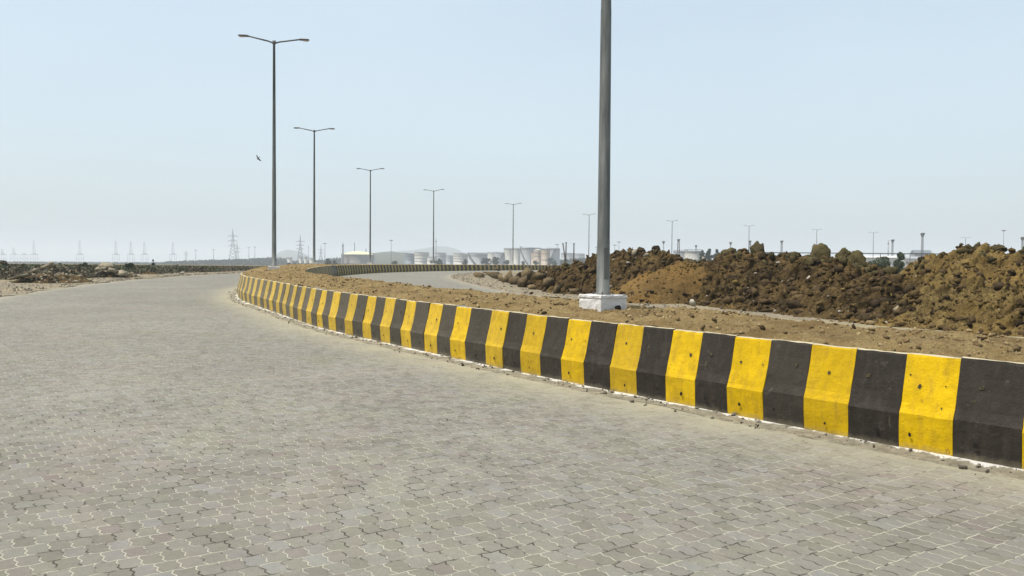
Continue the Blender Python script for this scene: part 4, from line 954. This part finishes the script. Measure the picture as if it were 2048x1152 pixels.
# ------------------------------------------------------------------ storage tanks
def tank(px0, px1, yt, D, m, label, bands=(), roof=0.06, stair=None, group='storage tanks beyond the far barrier', roofm=None, name='storage_tank'):
    px = (px0+px1)/2; rad = (px1-px0)/2/F*D; zb = zgf(D); h = ZP(px, yt, D)-zb; root = empty(name, (W(px, D), D+rad, zb)); tag(root, label, 'tank', group)
    s = MB(); n = 40; s.lathe([(rad*1.02, -0.2), (rad*1.02, h*0.012), (rad, h*0.014), (rad, h)], n); s.build('shell', m, root, True)
    r2 = MB(); r2.lathe([(rad*1.005, h), (rad*1.02, h+0.02*h), (rad*0.95, h+0.03*h), (rad*0.5, h*(1+roof*0.7)), (0, h*(1+roof))], n); r2.build('roof', roofm or M['tank_band'], root, True)
    for b in bands:
        q = MB(); q.lathe([(rad, h*b-0.12), (rad*1.012+0.05, h*b-0.12), (rad*1.012+0.05, h*b+0.16), (rad, h*b+0.16)], n); q.build('wind_girder', M['tank_band'], root)
    # guard rail
    g = MB(); g.lathe([(rad*1.01, h+0.9), (rad*1.01, h+1.0)], n)
    for k in range(20):
        a = 2*math.pi*k/20; g.tube((rad*1.01*math.cos(a), rad*1.01*math.sin(a), h), (rad*1.01*math.cos(a), rad*1.01*math.sin(a), h+1), 0.05, 0.05, 4)
    g.build('guard_rail', M['tank_band'], root)
    if stair:
        a0, a1 = stair; st = MB(); k = 18; pts = []
        for i in range(k+1):
            a = a0+(a1-a0)*i/k; pts.append((rad*1.03*math.cos(a), rad*1.03*math.sin(a), h*(1-i/k)))
        for i in range(k):
            a, b = Vector(pts[i]), Vector(pts[i+1]); dz = Vector((0, 0, 0.85)); st.add([a-dz, b-dz, b+dz, a+dz], [(0, 1, 2, 3)])
            o2 = a*1.0; c = Vector((a.x*1.05, a.y*1.05, a.z)); d = Vector((b.x*1.05, b.y*1.05, b.z)); st.add([c-dz, d-dz, d+dz, c+dz], [(0, 1, 2, 3)]); st.add([a-dz, b-dz, d-dz, c-dz], [(0, 1, 2, 3)])
        st.build('stairway', M['tank_band'], root)
    return root
R90 = -math.pi/2
tank(807, 830, 508, 860, M['tank_slate'], 'slate-coloured tank with a white edge, leftmost of the row', (0.45, 0.75))
tank(827, 856, 506, 820, M['tank_white'], 'ribbed white tank second from the left', (0.25, 0.5, 0.8))
tank(853, 873, 515, 760, M['tank_white'], 'low white tank left of the lamp post that crosses the tanks', (0.5,))
tank(868, 891, 507, 880, M['tank_grey'], 'grey tank with dark roof right of the lamp post that crosses the tanks', (0.75,), 0.1)
tank(888, 907, 512, 980, M['tank_grey'], 'small low grey tank in a gap of the row', (0.4, 0.75))
tank(905, 937, 508, 780, M['tank_white'], 'broad ribbed white tank left of the one with a falling stair', (0.3, 0.55, 0.8))
tank(934, 974, 507, 740, M['tank_grey'], 'broadest pale grey tank with a stair falling to the right', (0.8,), 0.03, (R90-1.1, R90-0.1))
tank(974, 996, 506, 830, M['tank_white'], 'white tank with a stair rising to the right, left of the tall ones', (), 0.03, (R90+0.8, R90-0.7))
tank(988, 1009, 506, 800, M['tank_grey'], 'grey tank with a rising stair touching the tall tanks', (), 0.03, (R90+1.0, R90-0.6))
tank(1007, 1028, 498, 800, M['tank_white'], 'tall white tank, leftmost of the tall group', (0.97,), 0.02)
tank(1023, 1042, 498, 760, M['tank_white'], 'tall narrow white tank with a yellowish stain', (0.97,), 0.02)
tank(1040, 1069, 497, 740, M['tank_grey'], 'tall broad pale tank with a stair falling to the right', (0.97,), 0.02, (R90-1.3, R90+0.1))
tank(1055, 1082, 497, 900, M['tank_slate'], 'tall bluish tank half hidden behind smaller ones', (0.97,), 0.02)
tank(1062, 1072, 506, 700, M['tank_rust'], 'narrow rust-streaked tank, left one of three', (0.6,), 0.05)
tank(1067, 1083, 501, 690, M['tank_rust'], 'small rust-streaked tank with a white cap, middle one of three', (0.6, 0.82), 0.12, roofm=M['tank_white'])
tank(1078, 1090, 499, 840, M['tank_white'], 'white tank peeping out behind the rust-streaked ones', (0.9,), 0.05)
tank(1082, 1100, 500, 680, M['tank_rust'], 'beige rust-streaked tank, right one of three', (0.35, 0.75), 0.04)
tank(1092, 1120, 498, 790, M['tank_grey'], 'tall grey tank with a stair rising to the right, rightmost of the tall group', (0.97,), 0.02, (R90+0.35, R90-0.9))
tank(1122, 1150, 507, 1150, M['tank_grey'], 'faint low tank behind the dark posts', (0.9,), 0.03)
tank(1146, 1170, 508, 1200, M['tank_grey'], 'faint low tank right of the dark posts', (0.9,), 0.03)
tank(1372, 1408, 503, 420, M['tank_white'], 'white tank with a dark band seen over the saddle of the heaps', (0.45, 0.93), 0.04)
tank(1349, 1378, 503, 560, M['tank_grey'], 'grey tank half hidden left of the white banded tank', (0.93,), 0.04)
tank(676, 743, 509, 900, M['tank_brown'], 'huge brown tank with a cream dome', (0.98,), 0.42, roofm=M['dome'])
for k, (a, b, y, lab) in enumerate([(562, 572, 517, 'tiny white tank just right of the tallest lamp'), (573, 583, 516, 'tiny pale tank second right of the tallest lamp'), (597, 604, 515, 'tiny white tank under the right pylon'), (607, 614, 515, 'tiny white tank right of the right pylon'), (617, 626, 517, 'tiny pale tank just left of the second lamp')]):
    tank(a, b, y, 950, M['tank_white'], lab, (0.9,), 0.05, group='tiny tanks left of the domed tank')

# ------------------------------------------------------------------ sheds and pipe bridge behind the gap
def shed(px0, px1, yt, D, label, wallm, roofm, ridge=0.15, name='shed'):
    x0, x1 = W(px0, D), W(px1, D); zb = zgf(D, x0); h = ZP((px0+px1)/2, yt, D)-zb; w = x1-x0; dep = w*0.5
    root = empty(name, ((x0+x1)/2, D+dep/2, zb)); tag(root, label, 'building')
    m_ = MB(); m_.box((0, 0, h*0.42), (w, dep, h*0.84+0.2)); m_.build('wall', wallm, root)
    m_ = MB(); e = 0.3; m_.add([(-w/2-e, -dep/2-e, h*0.84), (w/2+e, -dep/2-e, h*0.84), (w/2+e, dep/2+e, h*0.84), (-w/2-e, dep/2+e, h*0.84), (-w/2-e, 0, h), (w/2+e, 0, h)], [(0, 1, 5, 4), (3, 4, 5, 2), (0, 4, 3), (1, 2, 5), (0, 3, 2, 1)]); m_.build('roof', roofm, root)
    for k in range(5):
        m_ = MB(); x = -w/2+w*(k+0.5)/5; m_.box((x, -dep/2-0.03, h*0.5), (w*0.1, 0.06, h*0.16)); m_.build('window', M['roofm'], root)
    m_ = MB(); m_.box((w*0.0, -dep/2-0.03, h*0.22), (w*0.06, 0.06, h*0.44)); m_.build('door', M['roofm'], root)
    return root
shed(1715, 1800, 511, 330, 'long white shed behind the gap between the heaps', M['build'], M['build'])
shed(1808, 1866, 513, 360, 'white shed right of the green bush, under the dark beam', M['build'], M['tank_grey'])
shed(1541, 1552, 510, 340, 'small white structure between two boulders on the skyline', M['tank_grey'], M['build'])
shed(1828, 1862, 500, 420, 'pale roofed structure below the wedge-shaped floodlight', M['tank_grey'], M['tank_slate'])
pb = empty('pipe_bridge', (W(1700, 250), 250, zgf(250))); tag(pb, 'long dark pipe beam on posts running behind the boulders and the gap', 'pipe bridge')
zt = ZP(1750, 507, 250)-zgf(250)
m_ = MB(); m_.box((0, 0, zt), (W(1880, 250)-W(1520, 250), 0.5, 0.28)); m_.build('beam', M['steel_dark'], pb)
for k in range(7):
    m_ = MB(); x = -26+k*8.7; m_.tube((x, 0, -0.1), (x, 0, zt-0.14), 0.1, 0.1, 8); m_.build('post', M['steel_dark'], pb)

# ------------------------------------------------------------------ masts
def flood_mast(px, yt, D, label, thick=0.28):
    h = ZP(px, yt, D)-zgf(D); root = empty('floodlight_mast', (W(px, D), D, zgf(D))); tag(root, label, 'floodlight mast', 'floodlight masts behind the heaps')
    m_ = MB(); w = h*0.011*thick/0.28; zt = h*0.90
    for a, b in ((-1, -1), (1, -1), (1, 1), (-1, 1)): m_.tube((a*w*1.5, b*w*1.5, 0), (a*w, b*w, zt), w*0.32, w*0.26, 4)
    for k in range(16):
        z0, z1 = zt*k/16, zt*(k+1)/16
        for s_ in (-1, 1): m_.tube((-w*1.2, s_*w*1.2, z0), (w*1.2, s_*w*1.2, z1), w*0.16, w*0.16, 3); m_.tube((s_*w*1.2, -w*1.2, z1), (s_*w*1.2, w*1.2, z0), w*0.16, w*0.16, 3)
    m_.build('mast', M['steel_grey'], root)
    m_ = MB(); q = h*0.055; m_.add([(-q*0.35, -q*.4, zt), (q*0.35, -q*.4, zt), (q, -q*.6, h), (-q, -q*.6, h), (-q*0.35, q*.4, zt), (q*0.35, q*.4, zt), (q, q*.6, h), (-q, q*.6, h)], [(0, 1, 2, 3), (5, 4, 7, 6), (1, 5, 6, 2), (4, 0, 3, 7), (3, 2, 6, 7), (0, 4, 5, 1)]); m_.build('platform', M['steel_grey'], root)
    for k in range(4):
        m_ = MB(); x = (-0.75+0.5*k)*q; m_.box((x, -q*.66, h+q*0.12), (q*0.36, q*0.2, q*0.32)); m_.build('floodlight', M['lamp'], root)
    return root
for (px, yt, D, t, lab) in [(1326, 483, 430, .3, 'floodlight mast left of the first lamp over the dark heap'), (1356, 479, 400, .75, 'thick floodlight mast right of the first lamp over the dark heap'), (1391, 491, 460, .5, 'short mast above the white banded tank'), (1460, 485, 470, .4, 'floodlight mast over the upright weathered boulder'),
      (1498.5, 482, 420, .85, 'thick mast beside the pointed boulder'), (1562, 482, 440, .55, 'lattice mast between the pointed and the low flat boulder'), (1783.5, 480, 430, .45, 'wedge-topped floodlight mast over the gap between the heaps'), (1843, 467, 400, .45, 'tallest wedge-topped floodlight mast above the pale roof'), (2043, 475, 380, .45, 'wedge-topped floodlight mast at the right edge')]:
    flood_mast(px, yt, D, lab, t)
def ring_mast(px, yt, D, label, rw=4.5):
    h = ZP(px, yt, D)-zgf(D, W(px, D)); root = empty('high_mast_light', (W(px, D), D, zgf(D, W(px, D)))); tag(root, label, 'mast light', 'high mast lights on the skyline')
    m_ = MB(); r0 = D/F*0.75; m_.tube((0, 0, 0), (0, 0, h), r0, r0*0.5, 8); m_.build('mast', M['steel_grey'], root, True)
    m_ = MB(); w = rw*D/F; m_.lathe([(r0, h-0.5), (w*0.8, h-0.2*w), (w, h), (w*0.8, h+0.12*w), (0, h+0.1*w)], 12); m_.build('light_ring', M['lamp'], root, True)
for (px, yt, D, lab) in [(649.5, 487, 900, 'high mast light right of the second lamp'), (782, 480.5, 820, 'high mast light over the dark wooded hill'), (1041, 493.5, 1000, 'small high mast light above the tall white tanks'), (1113.5, 489, 900, 'high mast light above the rightmost tall tank'), (1192, 494, 1000, 'small high mast light left of the thick foreground pole'),
      (1228.5, 490, 900, 'lower of two high mast lights right of the foreground pole'), (1237, 484, 850, 'higher of two high mast lights right of the foreground pole'), (2005, 461, 500, 'broad high mast light over the tan heap'), (391.5, 500, 1500, 'faint mast light left of the tall pylon'), (427, 499.5, 1300, 'mast light nearest left of the tall pylon'), (497.5, 495, 1500, 'faint mast light right of the tall pylon'), (509.5, 494, 1500, 'faint mast light left of the tallest lamp')]:
    ring_mast(px, yt, D, lab, 3.0 if px < 520 or px in (1041, 1192) else 4.2)
def stack(px, yt, D, wpx, label, m=None, top=True, name='chimney'):
    h = ZP(px, yt, D)-zgf(D, W(px, D)); root = empty(name, (W(px, D), D, zgf(D, W(px, D)))); tag(root, label, 'chimney' if name == 'chimney' else name.replace('_', ' ')); r = wpx/2/F*D
    m_ = MB(); m_.tube((0, 0, 0), (0, 0, h*0.94), r*1.1, r, 12); m_.build('shaft', m or M['steel_grey'], root, True)
    m_ = MB(); m_.lathe([(r, h*0.86), (r*1.5, h*0.865), (r*1.5, h*0.885), (r, h*0.89)], 12); m_.build('gallery', M['steel_dark'], root)
    m_ = MB(); m_.tube((0, 0, h*0.94), (0, 0, h), r*0.5, r*0.2, 8); m_.build('tip', M['steel_dark'], root)
stack(685.5, 485, 900, 2.8, 'dark banded chimney at the left of the domed tank', M['steel_grey'])
stack(708.8, 483, 950, 1.6, 'thin chimney rising over the cream dome')
stack(731.5, 496, 1100, 1.8, 'short chimney right of the cream dome')
stack(871.3, 475, 1100, 2.4, 'tall pale chimney right of the lamp before the tanks', M['tank_grey'])
stack(616.5, 489, 1200, 0.9, 'thin pole between the right pylon and the second lamp', name='pole')
stack(1775, 480, 430, 2.2, 'slender pointed stack left of the wedge-topped mast', M['tank_grey'])
stack(2021, 492, 500, 1.8, 'short stack peeping over the tan heap at the right')
# dark leaning posts
for (xt, yt, xb, yb, lab) in [(1125, 487, 1133, 528, 'dark post leaning left, leftmost of three'), (1131.5, 485, 1130.5, 528, 'middle dark post of three crossing the leaning one'), (1147, 487, 1147, 528, 'upright dark post standing apart on the right of three')]:
    D = 150; m_ = MB(); zb = zgf(D, W(px, D)); a = Vector((W(xb, D), D, zb-0.1)); b = Vector((W(xt, D), D, ZP(xt, yt, D)))
    o = empty('post', a); tag(o, lab, 'post', 'dark posts beyond the far barrier'); m_.tube((0, 0, 0), b-a, 0.13, 0.11, 8); m_.build('shaft', M['steel_dark'], o, True)
    m_ = MB(); m_.tube((b-a)*0.985, (b-a)*1.01, 0.16, 0.15, 8); m_.build('cap', M['steel_dark'], o)

# ------------------------------------------------------------------ pylons and cranes
def pylon(px, yt, D, wpx, label, arms):
    h = ZP(px, yt, D)-zgf(D, W(px, D)); root = empty('power_pylon', (W(px, D), D, zgf(D, W(px, D))), 0.35); tag(root, label, 'pylon', 'lattice power pylons'); w = wpx/2/F*D; t = D/F*0.40
    m_ = MB()
    def hw(z): q = z/h; return w*(1-q/0.62*0.78) if q < 0.62 else w*0.22*(1-(q-0.62)/0.38)+0.02
    zs = [h*k/11 for k in range(12)]
    for k in range(11):
        z0, z1 = zs[k], zs[k+1]; a, b = hw(z0), hw(z1)
        for sx, sy in ((-1, -1), (1, -1), (1, 1), (-1, 1)): m_.tube((sx*a, sy*a, z0), (sx*b, sy*b, z1), t, t, 4)
        for s_ in (-1, 1):
            m_.tube((-a, s_*a, z0), (b, s_*b, z1), t*0.6, t*0.6, 3); m_.tube((a, s_*a, z0), (-b, s_*b, z1), t*0.6, t*0.6, 3)
            m_.tube((s_*a, -a, z0), (s_*b, b, z1), t*0.6, t*0.6, 3)
    m_.build('tower', M['steel_grey'], root)
    for (q, aw) in arms:
        m_ = MB(); z = h*q; L = aw/F*D
        for s_ in (-1, 1): m_.tube((0, 0, z+h*0.02), (s_*L, 0, z), t, t*0.6, 4); m_.tube((0, 0, z-h*0.015), (s_*L, 0, z), t*0.8, t*0.5, 4); m_.tube((s_*L, 0, z), (s_*L, 0, z-h*0.04), t*0.7, t*0.7, 4)
        m_.build('cross_arm', M['steel_grey'], root)
pylon(465.5, 457, 1150, 18, 'tallest lattice pylon left of the tallest lamp', [(0.80, 9), (0.67, 8), (0.54, 8)])
pylon(474, 484, 1700, 10, 'fainter pylon half behind the tallest pylon', [(0.72, 6), (0.55, 6)])
pylon(600.3, 469, 1250, 14, 'pylon between the two tallest lamps', [(0.78, 8), (0.66, 7), (0.54, 7)])
pylon(641.5, 490, 1900, 9, 'faint pylon just right of the second lamp', [(0.75, 5), (0.6, 5)])
pylon(372, 500, 2100, 6, 'faint small pylon right of the port cranes', [(0.8, 4), (0.65, 4)])
def crane(px, yt, D, label, tower=True):
    h = ZP(px, yt, D)-zgf(D, W(px, D)); root = empty('port_crane', (W(px, D), D, zgf(D, W(px, D)))); tag(root, label, 'port crane', 'hazy port cranes on the horizon'); g = 4.8/F*D; t = D/F*0.33; zp = ZP(px, 509, D)-zgf(D, W(px, D))
    for sx in (-1, 1):
        m_ = MB()
        for sy in (-1, 1): m_.tube((sx*g, sy*g, 0), (sx*g*0.95, sy*g, zp), t*1.2, t, 4)
        m_.tube((sx*g, -g, zp*0.45), (sx*g, g, zp*0.45), t, t, 4); m_.build('leg', M['crane'], root)
    m_ = MB(); m_.box((0, 0, zp), (g*2.2, g*2.2, t*3.0)); m_.box((g*0.3, 0, zp+t*4), (g*0.7, g, t*5)); m_.build('portal_beam', M['crane'], root)
    if tower:
        m_ = MB()
        for sx in (-1, 1): m_.tube((sx*g*0.62, 0, zp), (sx*g*0.2, 0, h*0.97), t, t*0.7, 4)
        for k in range(6):
            q0, q1 = k/6, (k+1)/6; a = g*(0.62-0.42*q0); b = g*(0.62-0.42*q1); z0 = zp+(h*0.97-zp)*q0; z1 = zp+(h*0.97-zp)*q1
            m_.tube((-a, 0, z0), (b, 0, z1), t*0.6, t*0.6, 3); m_.tube((-b, 0, z1), (b, 0, z1), t*0.6, t*0.6, 3)
        m_.build('frame', M['crane'], root)
        m_ = MB(); m_.tube((0, -g, zp+t), (0, -g*0.8, h), t*0.9, t*0.6, 4); m_.tube((g*.25, -g, zp+t), (g*.2, -g*0.8, h), t*0.7, t*0.5, 4); m_.build('boom', M['crane'], root)
for px, yt, D, tw, lab in [(5, 497, 2500, True, 'port crane at the very left edge'), (28, 495, 2600, True, 'port crane with a broad portal, second from the left edge'), (48, 505, 2600, False, 'low portal crane without tower, third from the left edge'), (68.5, 480, 2400, True, 'port crane above the larger rubble heap'),
        (160, 480, 2300, True, 'port crane standing alone above the gap between the rubble heaps'), (232, 481, 2300, True, 'port crane above the right end of the smaller rubble heap'), (262, 482, 2350, True, 'port crane in the middle of a close trio'), (289, 483, 2400, True, 'port crane at the right of a close trio, by the upright bush'), (346, 484, 2450, True, 'port crane farthest right, over faint sheds')]:
    crane(px, yt, D, lab, tw)
shed(342, 360, 521, 1500, 'faint white shed under the farthest right port crane', M['build'], M['build'])
shed(376, 384, 519, 1500, 'tiny faint white shed right of the port cranes', M['build'], M['build'])

# ------------------------------------------------------------------ bird
D = 55; bd = MB(); bx = W(516, D); bz = ZP(516, 318, D)
prof = [(-0.17, 0.008), (-0.12, 0.03), (-0.03, 0.045), (0.06, 0.042), (0.11, 0.025), (0.14, 0.028), (0.165, 0.018), (0.20, 0.003)]
V = [(x, r*math.cos(2*math.pi*k/8), r*math.sin(2*math.pi*k/8)) for x, r in prof for k in range(8)]
Fc = [(i*8+k, i*8+(k+1) % 8, (i+1)*8+(k+1) % 8, (i+1)*8+k) for i in range(7) for k in range(8)]
bd.add(V, Fc)
for s_ in (-1, 1):
    up = 0.06 if s_ > 0 else -0.02
    top = [(0.08, 0, 0.02), (0.10, s_*0.16, 0.07+up), (0.03, s_*0.30, 0.05+up*2), (-0.10, s_*0.33, 0.03+up*2), (-0.07, s_*0.18, 0.05+up), (-0.07, 0, 0.0)]
    n0 = [Vector(v) for v in top]; bd.add(n0+[v-Vector((0, 0, 0.012)) for v in n0], [(0, 1, 2, 3, 4, 5), (11, 10, 9, 8, 7, 6)]+[(i, (i+1) % 6, (i+1) % 6+6, i+6) for i in range(6)])
bd.add([(-0.15, -0.015, 0), (-0.15, 0.015, 0), (-0.27, 0.06, 0.0), (-0.27, -0.06, 0.0), (-0.15, 0, 0.02), (-0.26, 0, 0.015)], [(0, 1, 2, 3), (0, 4, 5, 3), (1, 4, 5, 2)])
o = bd.build('bird', M['bird'], None, True); o.location = (bx, D, bz); o.scale = (0.72,)*3; o.rotation_euler = Euler((0.9, 0.5, 2.4)); tag(o, 'small dark bird flying left of the tallest lamp', 'bird')

# ------------------------------------------------------------------ haze
hz = MB(); hz.box((0, 1500, 45), (15000, 15000, 98)); o = hz.build('haze', None); o.data.materials.clear()
hm = bpy.data.materials.new('haze_air'); hm.use_nodes = True; t = hm.node_tree; t.nodes.clear()
out = t.nodes.new('ShaderNodeOutputMaterial'); pv = t.nodes.new('ShaderNodeVolumePrincipled'); pv.inputs['Color'].default_value = (0.80, 0.86, 0.93, 1)
pv.inputs['Density'].default_value = 0.00040; pv.inputs['Anisotropy'].default_value = 0.1; t.links.new(pv.outputs[0], out.inputs['Volume'])
o.data.materials.append(hm); tag(o, 'thin pale haze over the whole plain', 'haze', kind='stuff')
